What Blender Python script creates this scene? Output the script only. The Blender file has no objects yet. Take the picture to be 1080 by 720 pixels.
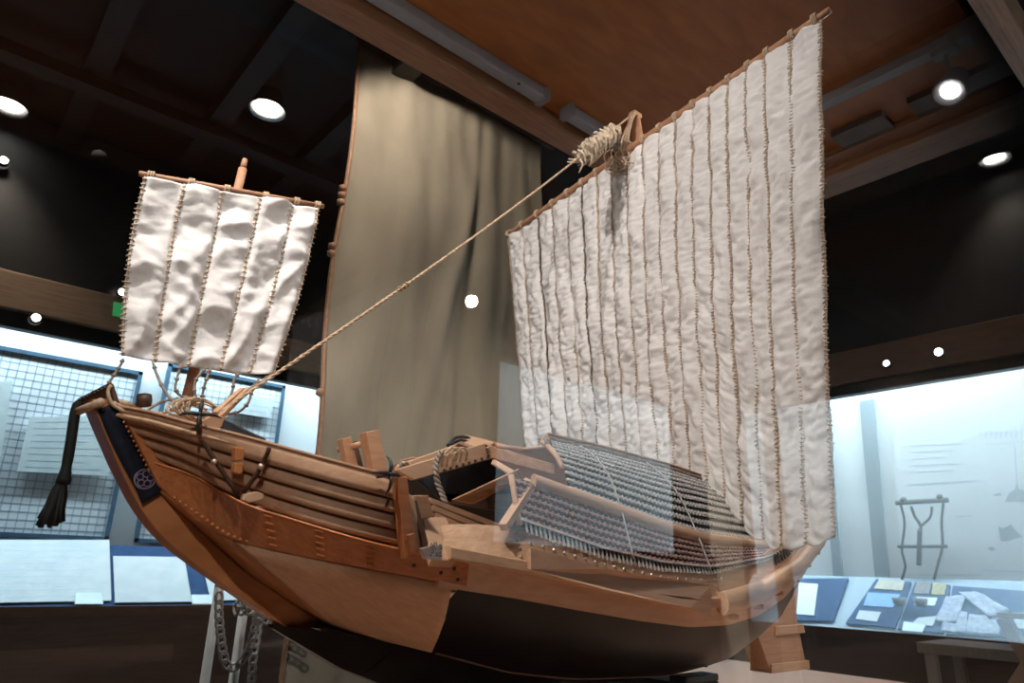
import bpy, bmesh, math, random
import numpy as np
from mathutils import Vector, Matrix
random.seed(7)
S = bpy.context.scene
COL = S.collection
H0 = 1.1                                   # camera height above the floor

# ------------------------------------------------------------------ camera frame (used to measure points of the place)
_p, _r, _y = [math.radians(a) for a in (18.474, 1.738, 40.30)]
F = 720.0
f0 = np.array([math.sin(_y), math.cos(_y), 0.]); up0 = np.array([0, 0, 1.]); r0 = np.cross(f0, up0)
FW = f0*math.cos(_p) + up0*math.sin(_p); UP = up0*math.cos(_p) - f0*math.sin(_p)
RT = r0*math.cos(_r) + UP*math.sin(_r); UP = -r0*math.sin(_r) + UP*math.cos(_r)
def ray(x, y): return (x-540)*RT - (y-360)*UP + F*FW
def P(x, y, u=None, v=None, z=None):
    d = ray(x, y)
    for i, k in enumerate((u, v, z)):
        if k is not None: return Vector(d*(k/d[i])) + Vector((0, 0, H0))
def PP(x, y, p0, n):                        # ray on a plane (p0 in world coordinates)
    d = ray(x, y); n = np.array(n, float); q = np.array(p0, float) - np.array([0, 0, H0])
    return Vector(d*((n@q)/(n@d))) + Vector((0, 0, H0))
VC = 0.95                                  # centre line of the ship (y); the bow points to -x
def B(x, y, b): return P(x, y, v=VC-b)
def proj(q):
    q = np.array(q, float)-np.array([0, 0, H0]); return (540+F*(q@RT)/(q@FW), 360-F*(q@UP)/(q@FW))
def W(u, v, z): return Vector((u, v, z+H0))

# ------------------------------------------------------------------ materials
def mat(name, col, rough=.6, col2=None, scale=20, stretch=(1, 1, 1), metal=0, bump=0, bscale=60, dist=2, spec=.5, emis=None, estr=0, coat=0, ramp=(.35, .65)):
    m = bpy.data.materials.new(name); m.use_nodes = True
    nt = m.node_tree; b = nt.nodes['Principled BSDF']
    b.inputs['Base Color'].default_value = (*col, 1); b.inputs['Roughness'].default_value = rough
    b.inputs['Metallic'].default_value = metal; b.inputs['Specular IOR Level'].default_value = spec
    b.inputs['Coat Weight'].default_value = coat
    tc = nt.nodes.new('ShaderNodeTexCoord'); mp = nt.nodes.new('ShaderNodeMapping'); mp.inputs['Scale'].default_value = stretch
    nt.links.new(tc.outputs['Object'], mp.inputs['Vector'])
    n = nt.nodes.new('ShaderNodeTexNoise'); n.inputs['Scale'].default_value = scale; n.inputs['Detail'].default_value = 6; n.inputs['Distortion'].default_value = dist*.2
    nt.links.new(mp.outputs[0], n.inputs['Vector'])
    r = nt.nodes.new('ShaderNodeValToRGB'); r.color_ramp.elements[0].position = ramp[0]; r.color_ramp.elements[1].position = ramp[1]
    c2 = col2 or tuple(c*.8 for c in col)
    r.color_ramp.elements[0].color = (*c2, 1); r.color_ramp.elements[1].color = (*col, 1)
    nt.links.new(n.outputs['Fac'], r.inputs[0]); nt.links.new(r.outputs[0], b.inputs['Base Color'])
    if bump:
        n2 = nt.nodes.new('ShaderNodeTexNoise'); n2.inputs['Scale'].default_value = bscale; n2.inputs['Detail'].default_value = 4
        nt.links.new(mp.outputs[0], n2.inputs['Vector'])
        bp = nt.nodes.new('ShaderNodeBump'); bp.inputs['Strength'].default_value = bump; bp.inputs['Distance'].default_value = .004
        nt.links.new(n2.outputs['Fac'], bp.inputs['Height']); nt.links.new(bp.outputs[0], b.inputs['Normal'])
    if emis:
        b.inputs['Emission Color'].default_value = (*emis, 1); b.inputs['Emission Strength'].default_value = estr
    return m
M = {}
GR = (1.2, 14, 14)
M['wood'] = mat('model_wood', (.52, .30, .18), .5, (.43, .23, .13), 12, GR, bump=.1, spec=.35)
M['wood_lap'] = mat('strake_wood', (.46, .27, .165), .55, (.38, .21, .12), 12, GR, bump=.1, spec=.3)
M['wood_pale'] = mat('pale_wood', (.60, .39, .26), .5, (.52, .32, .20), 10, GR, bump=.1, spec=.35)
M['wood_red'] = mat('reddish_wood', (.52, .195, .07), .38, (.40, .135, .045), 12, GR, bump=.08)
M['wood_stem'] = mat('stem_wood', (.44, .19, .075), .4, (.32, .125, .045), 12, (1.2, 10, 3), bump=.08)
M['wood_side'] = mat('side_plank_wood', (.66, .43, .30), .45, (.58, .36, .24), 10, GR, bump=.1, spec=.35)
M['wood_dark'] = mat('dark_brown_wood', (.10, .05, .03), .5, (.06, .03, .018), 12, GR)
M['copper'] = mat('copper_nail', (.85, .33, .12), .35)
M['metal'] = mat('tin', (.6, .5, .45), .35, (.4, .3, .26), 80, metal=.6)
M['black'] = mat('black_lacquer', (.010, .008, .007), .35, (.007, .005, .005), 6, (1, 10, 10), spec=.22)
M['iron'] = mat('black_iron', (.02, .022, .025), .45)
M['navy'] = mat('navy_cloth', (.010, .015, .028), .8, (.006, .009, .018), 60, spec=.2)
M['crest'] = mat('crest_print', (.25, .20, .28), .8, spec=.2)
M['sail'] = mat('sail_cotton', (.76, .745, .74), .9, (.71, .69, .685), 30, bump=.25, bscale=120, spec=.1)
M['seam'] = mat('seam_hemp', (.60, .49, .40), .9, (.44, .35, .27), 90, spec=.1)
M['seam_dark'] = mat('seam_dark_gap', (.30, .23, .17), .9, (.12, .09, .07), 40, spec=.1)  # darker lacing colour for the two seams with dark gaps
M['yard'] = mat('spar_wood', (.45, .25, .15), .55, (.36, .18, .10), 20, (3, 3, 3))
M['rope'] = mat('hemp_rope', (.62, .47, .34), .85, (.45, .32, .22), 150, spec=.1)
M['rope_dark'] = mat('dark_rope', (.06, .028, .018), .85, spec=.1)
M['rope_grey'] = mat('grey_rope', (.35, .30, .26), .85, (.22, .18, .16), 150, spec=.1)
M['tuft'] = mat('hemp_tuft', (.68, .58, .47), .95, (.5, .40, .30), 90, spec=.1)
M['tassel'] = mat('black_tassel', (.018, .02, .02), .7, (.008, .01, .01), 60, spec=.2)
M['lat_dark'] = mat('lattice_dark_board', (.05, .045, .045), .7)  # dark colour of the lattice backing and the gallery slots
M['lat_white'] = mat('lattice_pale_cane', (.56, .55, .55), .6, (.40, .38, .37), 160)
M['lat_red'] = mat('lattice_brown_cane', (.44, .27, .24), .6, (.26, .16, .15), 160)
M['deck'] = mat('deck_wood', (.58, .37, .24), .6, (.46, .28, .17), 12, GR)
M['case_wood'] = mat('case_beam_wood', (.38, .19, .10), .45, (.28, .13, .065), 8, (1.5, 14, 14))
M['case_wood_v'] = mat('case_cross_beam_wood', (.38, .19, .10), .45, (.28, .13, .065), 8, (14, 1.5, 14))
M['canopy'] = mat('canopy_panel_wood', (.42, .15, .035), .5, (.32, .105, .022), 3, (2, 7, 2))
M['base'] = mat('case_base_wood', (.74, .50, .37), .4, (.66, .43, .31), 8, (10, 1.5, 10))
M['canvas'] = mat('old_canvas', (.37, .325, .255), .95, (.27, .235, .185), 3.5, (1, 1, .6), bump=.3, bscale=90, spec=.05, ramp=(.3, .7))
M['white_plastic'] = mat('white_plastic', (.82, .83, .82), .4, (.74, .75, .74))
M['grey_metal'] = mat('grey_paint', (.25, .25, .27), .4, (.22, .22, .24))
M['tube'] = mat('unlit_tube_cover', (.33, .33, .36), .45, (.30, .30, .33))
M['black_wall'] = mat('black_boards', (.010, .008, .007), .6, (.006, .005, .004), 5, (1, 1, 6))
M['black_ceil'] = mat('black_ceiling', (.007, .006, .005), .7, (.005, .004, .004), 4)
M['rafter'] = mat('dark_rafter', (.012, .008, .006), .6, (.008, .005, .004), 8, (1, 10, 10))
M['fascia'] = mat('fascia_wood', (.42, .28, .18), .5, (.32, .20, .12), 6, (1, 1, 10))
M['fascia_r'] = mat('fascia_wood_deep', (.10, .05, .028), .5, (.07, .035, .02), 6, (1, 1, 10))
M['wain'] = mat('wainscot_wood', (.075, .042, .028), .5, (.05, .027, .018), 6, (1, 1, 14))
M['floor'] = mat('floor_wood', (.09, .05, .03), .45, (.06, .033, .02), 5, (1, 8, 1))
M['show_wall'] = mat('showcase_white', (.78, .84, .86), .8, (.76, .82, .84), 2, spec=.1)
M['desk_r'] = mat('grey_blue_desk', (.30, .38, .44), .7, (.27, .35, .41))
M['blue_frame'] = mat('blue_frame', (.06, .13, .20), .5, (.05, .11, .17))
M['blue_dark'] = mat('deep_blue_cloth', (.028, .065, .15), .8, (.02, .05, .115), 30, spec=.1)
M['grid'] = mat('grid_wire', (.42, .54, .64), .5, spec=.2)
M['paper'] = mat('paper', (.52, .56, .57), .8, (.45, .50, .52), 12, spec=.1)
M['paper_g'] = mat('greenish_paper', (.66, .75, .75), .8, (.58, .68, .70), 14, spec=.1)
M['paper_b'] = mat('pale_blue_paper', (.22, .38, .60), .8, (.18, .32, .55), 14, spec=.1)
M['cream'] = mat('cream_card', (.46, .44, .35), .8, (.36, .34, .28), 40, spec=.1)
M['photo'] = mat('brown_print', (.24, .20, .16), .7, (.12, .11, .12), 30)
M['photo_y'] = mat('yellow_print', (.42, .36, .14), .7, (.22, .2, .1), 30)
M['ink'] = mat('grey_ink', (.36, .44, .50), .8, spec=.1)
M['ink_blue'] = mat('pale_blue_ink', (.54, .68, .80), .8, spec=.1)
M['steel'] = mat('grey_column_paint', (.30, .37, .40), .6, (.28, .35, .38))
M['rack'] = mat('rack_iron_wood', (.06, .075, .085), .6)
M['bowl'] = mat('grey_clay', (.26, .24, .22), .5, (.2, .18, .17))
M['fabric'] = mat('printed_cotton', (.42, .46, .52), .9, (.26, .29, .38), 40, spec=.1)
M['table_wood'] = mat('table_wood', (.55, .46, .37), .5, (.47, .38, .3), 8, (1, 10, 1))
M['green_sign'] = mat('green_sign', (.05, .35, .12), .5, emis=(.1, .8, .25), estr=.25)
M['lampface'] = mat('lit_lamp', (1, 1, 1), .5, emis=(1, .95, .88), estr=28)
M['glow_small'] = mat('glowing_small_disc', (1, 1, 1), .5, emis=(1, .95, .88), estr=14)  # glow of the small discs, most of them lamp reflections
M['chrome'] = mat('lamp_ring', (.5, .5, .5), .25, metal=.9)
M['strip'] = mat('lit_strip', (1, 1, 1), .5, emis=(.8, .93, 1), estr=6)

def glass_mat(name, tint=(1, 1, 1), gain=2.0):
    m = bpy.data.materials.new(name); m.use_nodes = True; nt = m.node_tree; nt.nodes.clear()
    o = nt.nodes.new('ShaderNodeOutputMaterial'); t = nt.nodes.new('ShaderNodeBsdfTransparent'); t.inputs[0].default_value = (*tint, 1)
    g = nt.nodes.new('ShaderNodeBsdfGlossy'); g.inputs['Roughness'].default_value = 0.0
    fr = nt.nodes.new('ShaderNodeFresnel'); fr.inputs[0].default_value = 1.5
    mu = nt.nodes.new('ShaderNodeMath'); mu.operation = 'MULTIPLY'; mu.inputs[1].default_value = gain; mu.use_clamp = True
    mx = nt.nodes.new('ShaderNodeMixShader')
    nt.links.new(fr.outputs[0], mu.inputs[0]); nt.links.new(mu.outputs[0], mx.inputs[0])
    nt.links.new(t.outputs[0], mx.inputs[1]); nt.links.new(g.outputs[0], mx.inputs[2]); nt.links.new(mx.outputs[0], o.inputs[0])
    return m
M['glass'] = glass_mat('case_glass', (.97, .98, .98))
M['glass_thin'] = glass_mat('showcase_glass', (.97, .98, .98), 1.0)

# ------------------------------------------------------------------ mesh builder
class MB:
    def __init__(s): s.v = []; s.f = []; s.smooth = []
    def add(s, vs, fs, sm=False):
        n = len(s.v); s.v += [tuple(v) for v in vs]; s.f += [tuple(i+n for i in f) for f in fs]; s.smooth += [sm]*len(fs); return s
    def box(s, c, sz, rot=None):
        vs = [Vector((x*sz[0]/2, y*sz[1]/2, z*sz[2]/2)) for x in (-1, 1) for y in (-1, 1) for z in (-1, 1)]
        if rot is not None: vs = [rot @ v for v in vs]
        c = Vector(c); vs = [v+c for v in vs]
        return s.add(vs, [(0, 1, 3, 2), (4, 6, 7, 5), (0, 4, 5, 1), (2, 3, 7, 6), (0, 2, 6, 4), (1, 5, 7, 3)])
    def bx(s, x0, x1, y0, y1, z0, z1): return s.box(((x0+x1)/2, (y0+y1)/2, (z0+z1)/2), (abs(x1-x0), abs(y1-y0), abs(z1-z0)))
    def beam(s, a, b, w, h, upv=(0, 0, 1)):
        a = Vector(a); b = Vector(b); d = (b-a); L = d.length; d.normalize(); upv = Vector(upv)
        sd = d.cross(upv).normalized(); u2 = sd.cross(d)
        return s.box((a+b)/2, (L, w, h), Matrix((d, sd, u2)).transposed())
    def tube(s, pts, r, n=8, cap=True, closed=False):
        pts = [Vector(p) for p in pts]; k = len(pts); rr = r if hasattr(r, '__len__') else [r]*k
        prev = None; rings = []
        for i in range(k):
            if closed: t = pts[(i+1) % k]-pts[i-1]
            else: t = pts[min(i+1, k-1)]-pts[max(i-1, 0)]
            if t.length < 1e-9: t = Vector((0, 0, 1))
            t.normalize()
            if prev is None:
                a = Vector((0, 0, 1)) if abs(t.z) < .9 else Vector((1, 0, 0)); nrm = t.cross(a).normalized()
            else:
                nrm = prev - t*prev.dot(t)
                if nrm.length < 1e-6: nrm = t.orthogonal()
                nrm.normalize()
            prev = nrm; bn = t.cross(nrm)
            rings.append([pts[i]+(nrm*math.cos(2*math.pi*j/n)+bn*math.sin(2*math.pi*j/n))*rr[i] for j in range(n)])
        vs = [v for R_ in rings for v in R_]; fs = []
        for i in range(k if closed else k-1):
            i2 = (i+1) % k
            for j in range(n): fs.append((i*n+j, i*n+(j+1) % n, i2*n+(j+1) % n, i2*n+j))
        if cap and not closed: fs += [tuple(range(n))[::-1], tuple((k-1)*n+j for j in range(n))]
        return s.add(vs, fs, True)
    def slab(s, quad, th, n=None):                        # a polygon given thickness along -normal
        q = [Vector(p) for p in quad]
        if n is None: n = (q[1]-q[0]).cross(q[-1]-q[0]).normalized()
        n = Vector(n); k = len(q); vs = q+[p-n*th for p in q]
        fs = [tuple(range(k)), tuple(range(2*k-1, k-1, -1))]+[(i, k+i, k+(i+1) % k, (i+1) % k) for i in range(k)]
        return s.add(vs, fs)
    def loft(s, rows, sm=True, closed=False):
        n = len(rows[0]); vs = [v for r_ in rows for v in r_]; fs = []
        for i in range(len(rows)-1):
            for j in range(n if closed else n-1): fs.append((i*n+j, i*n+(j+1) % n, (i+1)*n+(j+1) % n, (i+1)*n+j))
        return s.add(vs, fs, sm)
    def lathe(s, c, prof, n=24, axis=(0, 0, 1)):
        c = Vector(c); ax = Vector(axis).normalized(); a = ax.orthogonal().normalized(); b = ax.cross(a); rows = []
        for r_, h in prof: rows.append([c+ax*h+(a*math.cos(2*math.pi*j/n)+b*math.sin(2*math.pi*j/n))*max(r_, 1e-4) for j in range(n)])
        return s.loft(rows, True, True)
    def build(s, name, m, parent=None, bevel=0, solid=0, **kw):
        me = bpy.data.meshes.new(name); off = Vector((0, 0, 0))
        if parent is None and s.v:                        # origin at the thing's own base
            a = np.array(s.v); off = Vector(((a[:, 0].min()+a[:, 0].max())/2, (a[:, 1].min()+a[:, 1].max())/2, a[:, 2].min()))
        elif parent is not None: off = WORLD[parent.name]
        me.from_pydata([tuple(Vector(v)-off) for v in s.v], [], s.f); me.update()
        bm = bmesh.new(); bm.from_mesh(me); bmesh.ops.recalc_face_normals(bm, faces=bm.faces); bm.to_mesh(me); bm.free()
        if len(me.polygons) == len(s.smooth): me.polygons.foreach_set('use_smooth', s.smooth)
        me.materials.append(m); o = bpy.data.objects.new(name, me); COL.objects.link(o)
        if parent is not None: o.parent = parent; WORLD[o.name] = off
        else: o.location = off; WORLD[o.name] = off
        if solid: md = o.modifiers.new('s', 'SOLIDIFY'); md.thickness = solid; md.offset = 0
        if bevel: md = o.modifiers.new('b', 'BEVEL'); md.width = bevel; md.segments = 2; md.limit_method = 'ANGLE'
        for k, v in kw.items(): o[k] = v
        return o
WORLD = {}
def thing(name, loc, label, cat, group=None):
    o = bpy.data.objects.new(name, None); COL.objects.link(o); o.location = loc; o.empty_display_size = .05
    WORLD[o.name] = Vector(loc); o['label'] = label; o['category'] = cat
    if group: o['group'] = group
    return o
def interp(curve, t):
    xs = [c[0] for c in curve]; return [float(np.interp(t, xs, [c[k] for c in curve])) for k in range(1, len(curve[0]))]
def resample(pts, n, smooth=True):
    """n points along a polyline, smoothed with a Catmull-Rom spline"""
    pts = [Vector(p) for p in pts]
    if smooth and len(pts) > 2:
        q = [pts[0]*2-pts[1]]+pts+[pts[-1]*2-pts[-2]]; out = []
        for i in range(1, len(q)-2):
            for k in range(12):
                t = k/12; a, b, c, d = q[i-1:i+3]
                out.append(.5*((2*b)+(c-a)*t+(2*a-5*b+4*c-d)*t*t+(3*b-a-3*c+d)*t**3))
        out.append(pts[-1]); pts = out
    L = [0]
    for a, b in zip(pts, pts[1:]): L.append(L[-1]+(b-a).length)
    ts = np.linspace(0, L[-1], n); A = np.array(pts)
    return [Vector((np.interp(t, L, A[:, 0]), np.interp(t, L, A[:, 1]), np.interp(t, L, A[:, 2]))) for t in ts]
def mir(p): return Vector((p[0], 2*VC-p[1], p[2]))
def hem(rows):  return rows

def many(name, items, m, parent):
    """items: functions that fill a mesh builder; each becomes a part of its own"""
    for f in items:
        mb = MB(); f(mb); mb.build(name, m, parent)
# ================================================================== THE SHIP
ship = thing('model_ship', W(.8, VC, -.18), 'large wooden model sailing ship with two white sails inside the glass case', 'model ship')

# ---- hull curves (near side), as (pixel, half breadth)
T = [B(123, 429, .03), B(160, 436, .07), B(200, 447, .11), B(260, 462, .155), B(340, 484, .20), B(422, 506, .235)]
SB = [B(160, 482, .028), B(200, 498, .065), B(255, 526, .125), B(340, 555, .19), B(422, 575, .225)]
BT = [B(163, 488, .034), B(205, 502, .07), B(255, 530, .137), B(300, 545, .172), B(400, 574, .228), B(495, 592, .258)]
BL = [B(172, 517, .032), B(210, 545, .06), B(250, 570, .098), B(330, 588, .168), B(410, 603, .218), B(492, 618, .25)]
PL = [B(352, 661, .028), B(400, 672, .085), B(455, 685, .15)]

# black bottom hull, aft of the pale panel: stations along u of (u, b, z) for each chine
TopAft = [(.40, .205, -.012), (.52, .236, -.022), (.60, .26, -.032), (.68, .276, -.044), (.80, .292, -.06), (.90, .30, -.070), (1.0, .30, -.070), (1.10, .297, -.058), (1.2, .288, -.032), (1.3, .272, 0.0), (1.42, .235, .035), (1.5, .20, .055)]
ChAft = [(.40, .012, -.078), (.48, .06, -.088), (.557, .14, -.104), (.68, .16, -.135), (.80, .175, -.150), (1.0, .18, -.158), (1.15, .175, -.148), (1.3, .145, -.120), (1.42, .09, -.080), (1.5, .045, -.04)]
Keel = [(.40, .006, -.082), (.43, .010, -.098), (.5, .016, -.135), (.6, .03, -.172), (.8, .04, -.180), (1.1, .04, -.180), (1.3, .03, -.158), (1.42, .02, -.12), (1.5, .012, -.075)]
def C(cv, u, side=1):
    b, z = interp(cv, u); return W(u, VC-side*b, z)
us = list(np.linspace(.53, 1.5, 50))
mb = MB()
for sd in (1, -1):
    rows = []
    for u in us:
        a, c, k = C(TopAft, u, sd), C(ChAft, u, sd), C(Keel, u, sd)
        fb = float(np.interp(u, [.53, .85], [.25, 1])); mid = a.lerp(c, .5)+Vector((0, -sd*.018, -.012))*fb; rows.append([a, a.lerp(mid, .5)+Vector((0, -sd*.006, 0))*fb, mid, mid.lerp(c, .6)+Vector((0, -sd*.005, -.004))*fb, c, c.lerp(k, .5)+Vector((0, 0, -.004)), k])
    mb.loft(rows)
mb.loft([[C(Keel, u, 1), C(Keel, u, -1)] for u in us])
# fore black bottom below the pale panel
uf = list(np.linspace(.40, .53, 10))
for sd in (1, -1): mb.loft([[C(ChAft, u, sd), C(Keel, u, sd)] for u in uf])
mb.loft([[C(Keel, u, 1), C(Keel, u, -1)] for u in uf])
mb.build('hull_bottom', M['black'], ship)
mb = MB()
for sd in (1, -1): mb.tube([C(ChAft, u, sd)+Vector((0, 0, .001)) for u in us[2:46]], .0028, 6)
mb.build('chine_strip', M['wood_dark'], ship)

# pale lower bow panel
def strip(rowa, rowb, n, bulge=0, k=5, flip=1):
    A = resample(rowa, n); Bq = resample(rowb, n); rows = []
    for a, b in zip(A, Bq):
        rows.append([a.lerp(b, j/(k-1))+Vector((0, -flip*bulge*math.sin(math.pi*j/(k-1)), 0)) for j in range(k)])
    return rows
panel_top = [B(250, 570, .094), B(330, 588, .164), B(410, 603, .212), B(476, 616, .238)]
panel_bot = [B(352, 661, .026), B(385, 669, .07), B(420, 677, .115), B(456, 686, .155)]
for sd in (1, -1):
    g = (lambda p: p) if sd == 1 else mir
    rows = [[g(p) for p in r] for r in strip(panel_top, panel_bot, 24, .007)]
    MB().loft(rows).build('bow_panel', M['wood_pale'], ship, solid=.006)
# dark seam line in the pale panel
mb = MB(); mb.tube([r[2]+Vector((0, -.0026, 0)) for r in strip(panel_top, panel_bot, 24, .006)], .0012, 5); mb.build('panel_seam', M['wood_stem'], ship)

# stem: thick raking timber on the centre line
E0 = [(88, 424), (106, 462), (123, 500), (148, 545), (180, 580), (240, 622), (305, 664)]
E1 = [(121, 420), (137, 462), (150, 490), (172, 522), (215, 560), (262, 603), (352, 662)]
def stem_rows(e, b, n=40): return resample([B(x, y, b) for x, y in e], n)
hb = .026
near0 = stem_rows([(96, 421), (113, 462), (130, 500), (153, 541), (184, 576), (243, 620), (308, 664)], hb)
near1 = stem_rows(E1, hb)
rows = []
for i, (a, b) in enumerate(zip(near0, near1)):
    w = hb*(1-.45*i/39); a2 = Vector((a.x, VC-w, a.z)); b2 = Vector((b.x, VC-w, b.z))
    rows.append([a2, b2, mir(b2), mir(a2)])
mb = MB(); mb.loft(rows, False, True); mb.add(rows[0], [(0, 1, 2, 3)]); mb.add(rows[-1], [(3, 2, 1, 0)])
stem = mb.build('stem', M['wood_stem'], ship, bevel=.0015)
# slanted head board with studs
hq = [P(85, 421, v=VC+.03), P(118, 404, v=VC-.03), P(125, 425, v=VC-.03), P(92, 432, v=VC+.03)]
MB().slab([q+Vector((-.004, 0, 0)) for q in hq], .006, Vector((-1, 0, 0))).build('stem_head', M['wood_dark'], ship, bevel=.001)
many('head_nail', [lambda mb, k=k: mb.lathe(hq[0].lerp(hq[1], (k+.7)/8.6).lerp(hq[3].lerp(hq[2], (k+.7)/8.6), .18)+Vector((-.005, 0, 0)), [(0, -.002), (.0017, -.001), (.0017, .001)], 8, (1, 0, 0)) for k in range(8)], M['iron'], ship)
# navy cloth with round crest on the near face of the stem
cl0 = resample([B(x, y, hb+.001) for x, y in [(103, 432), (112, 455), (126, 484), (142, 513), (150, 531)]], 20)
cl1 = resample([B(x, y, hb+.001) for x, y in [(122, 424), (136, 458), (150, 488), (163, 507), (171, 519)]], 20)
MB().loft([[a, b] for a, b in zip(cl0, cl1)]).build('stem_cloth', M['navy'], ship, solid=.002)
mb = MB(); cc = B(153, 505, hb+.003); rr = .0115
mb.tube([cc+Vector((math.cos(t)*rr, 0, math.sin(t)*rr)) for t in np.linspace(0, 2*math.pi, 25)[:-1]], .0009, 5, closed=True)
for k in range(5):
    a = 2*math.pi*k/5+.3; q = cc+Vector((math.cos(a)*rr*.52, 0, math.sin(a)*rr*.52))
    mb.tube([q+Vector((math.cos(t)*rr*.33, 0, math.sin(t)*rr*.33)) for t in np.linspace(0, 2*math.pi, 11)[:-1]], .0007, 4, closed=True)
mb.build('crest', M['crest'], ship)
# bar across the stem head and the tassel hung from it
bar0, bar1 = P(92, 434, v=VC+.035), P(119, 423, v=VC-.04)
MB().tube([bar0+Vector((-.012, 0, -.003)), bar1+Vector((-.012, 0, -.003))], .0050, 12).build('stem_bar', M['rope'], ship)
ta = P(90, 426, v=VC+.03)
pts = [ta, P(84, 424, v=VC+.03), P(79, 437, v=VC+.03), P(74, 470, v=VC+.03), P(68, 503, v=VC+.03), P(66, 510, v=VC+.03)]
tas = MB().tube(resample(pts, 20), [.006]*14+[.006, .0055, .006, .007, .008, .008], 10).build('tassel', M['tassel'], ship)
mb = MB(); c0 = P(66, 506, v=VC+.03)
for k in range(46):
    a = random.random()*6.28; r_ = .015*math.sqrt(random.random()); L = .044+random.random()*.012
    e = c0+Vector((math.cos(a)*r_-.002, math.sin(a)*r_, -L))
    mb.tube([c0+Vector((math.cos(a)*.003, math.sin(a)*.003, 0)), c0.lerp(e, .35)+Vector((math.cos(a)*.003, 0, 0)), c0.lerp(e, .7), e], [.0022, .0021, .0022, .002], 5)
mb.build('tassel_fringe', M['tassel'], tas)

# four lapped strakes each side
def between(t):                                          # a curve between sheer T and SB
    a = resample(T, 40); b = resample(SB, 40); return [p.lerp(q, t) for p, q in zip(a, b)]
cuts = [0, .30, .52, .76, 1.0]
for sd in (1, -1):
    g = (lambda p: p) if sd == 1 else mir
    for i in range(4):
        a = between(cuts[i]+(.0 if i == 0 else -.02)); b = between(cuts[i+1]+(.01 if i < 3 else 0)); rows = []
        for j, (p, q) in enumerate(zip(a, b)):
            o1 = Vector((0, .003, 0)); o2 = Vector((-.001, -.0055, 0)); bul = Vector((0, -.0008, 0))
            th = Vector((.001, .006, 0))
            rows.append([g(x) for x in (p+o1, p.lerp(q, .3)+bul+o1.lerp(o2, .3), p.lerp(q, .7)+bul+o1.lerp(o2, .7), q+o2, q+o2+th, p+o1+th)])
        mb = MB(); mb.loft(rows, True, True); mb.add(rows[0], [(0, 1, 2, 3, 4, 5)]); mb.add(rows[-1], [(5, 4, 3, 2, 1, 0)])
        mb.build('strake', M['wood_lap'], ship)
    capl = [g(p+Vector((0, .003, .002))) for p in resample(T, 30)]
    MB().tube(capl, .0022, 6).build('sheer_cap', M['wood_lap'], ship)
# fore deck inside the bulwarks
MB().loft([[Vector((p.x, p.y+.004, p.z-.008)), Vector((p.x, 2*VC-p.y-.004, p.z-.008))] for p in resample(T, 30)]).build('fore_deck', M['deck'], ship, solid=.004)

# orange band below the strakes
for sd in (1, -1):
    g = (lambda p: p) if sd == 1 else mir
    a = resample(BT, 40); b = resample(BL, 40); rows = []
    for p, q in zip(a, b):
        rows.append([g(x) for x in (p+Vector((0, .012, .001)), p, q, q+Vector((0, .008, 0)))])
    mb = MB(); mb.loft(rows, False, True); mb.add(rows[0], [(0, 1, 2, 3)]); mb.add(rows[-1], [(3, 2, 1, 0)])
    mb.build('bow_wale', M['wood_red'], ship, bevel=.001)
ed = resample(BT, 40); lo = resample(BL, 40)
mb = MB()
mb.tube([p+Vector((0, -.001, 0)) for p in ed], .0011, 5); mb.build('wale_edge', M['copper'], ship)
def on_band(t, s):
    i = t*39; k = min(38, int(i)); fr = i-k
    return ed[k].lerp(ed[k+1], fr).lerp(lo[k].lerp(lo[k+1], fr), s)
def band_n(px):                                          # direction along the band
    return (on_band(px+.02, .5)-on_band(px-.02, .5)).normalized()
many('dowel', [lambda mb, px=px, s=s: mb.beam(on_band(px, s)+Vector((0, -.001, 0))-band_n(px)*.0048, on_band(px, s)+Vector((0, -.001, 0))+band_n(px)*.0048, .003, .0017) for px in (.41, .555, .70) for s in np.linspace(.10, .86, 5)], M['copper'], ship)
many('wale_tack', [lambda mb, k=k: mb.box(on_band(.05+k*.021, .92)+Vector((-.001, -.0015, 0)), (.003, .002, .0025)) for k in range(14)], M['copper'], ship)
many('wale_plug', [lambda mb, t=t, s=s: mb.lathe(on_band(t, s)+Vector((0, .001, 0)), [(.0022, 0), (.0022, -.0025), (0, -.003)], 8, (0, 1, 0)) for t, s in [(.80, .25), (.83, .55), (.9, .3), (.915, .65), (.955, .4), (.97, .8)]], M['wood_dark'], ship)
for sd in (1, -1):
    g = (lambda p: p) if sd == 1 else mir
    a = resample([B(172, 517, .031), B(210, 545, .058), B(250, 571, .094), B(300, 615, .062), B(352, 662, .028)], 30, False)
    b = resample([B(165, 516, .020), B(172, 522, .022), B(215, 560, .022), B(262, 603, .018), B(350, 662, .012)], 30, False)
    MB().loft([[g(p), g(p.lerp(q, .5)), g(q)] for p, q in zip(a, b)]).build('bow_facet', M['wood_stem'], ship, solid=.004)
# red-brown cheek between strake ends and stem
for sd in (1, -1):
    g = (lambda p: p) if sd == 1 else mir
    q = [B(124, 428, .028), B(131, 428, .036), B(166, 486, .034), B(250, 531, .10), B(252, 568, .09), B(205, 548, .052), B(166, 512, .029)]
    MB().slab([g(x) for x in q], .004, Vector((-.3, sd, 0))).build('bow_cheek', M['wood_red'], ship)
many('cheek_nail', [lambda mb, k=k: mb.lathe(B(128+k*2.6, 440+k*5.0, .037), [(.0016, 0), (.0014, -.0016), (0, -.002)], 6, (0, 1, 0)) for k in range(12)], M['wood_stem'], ship)

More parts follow.
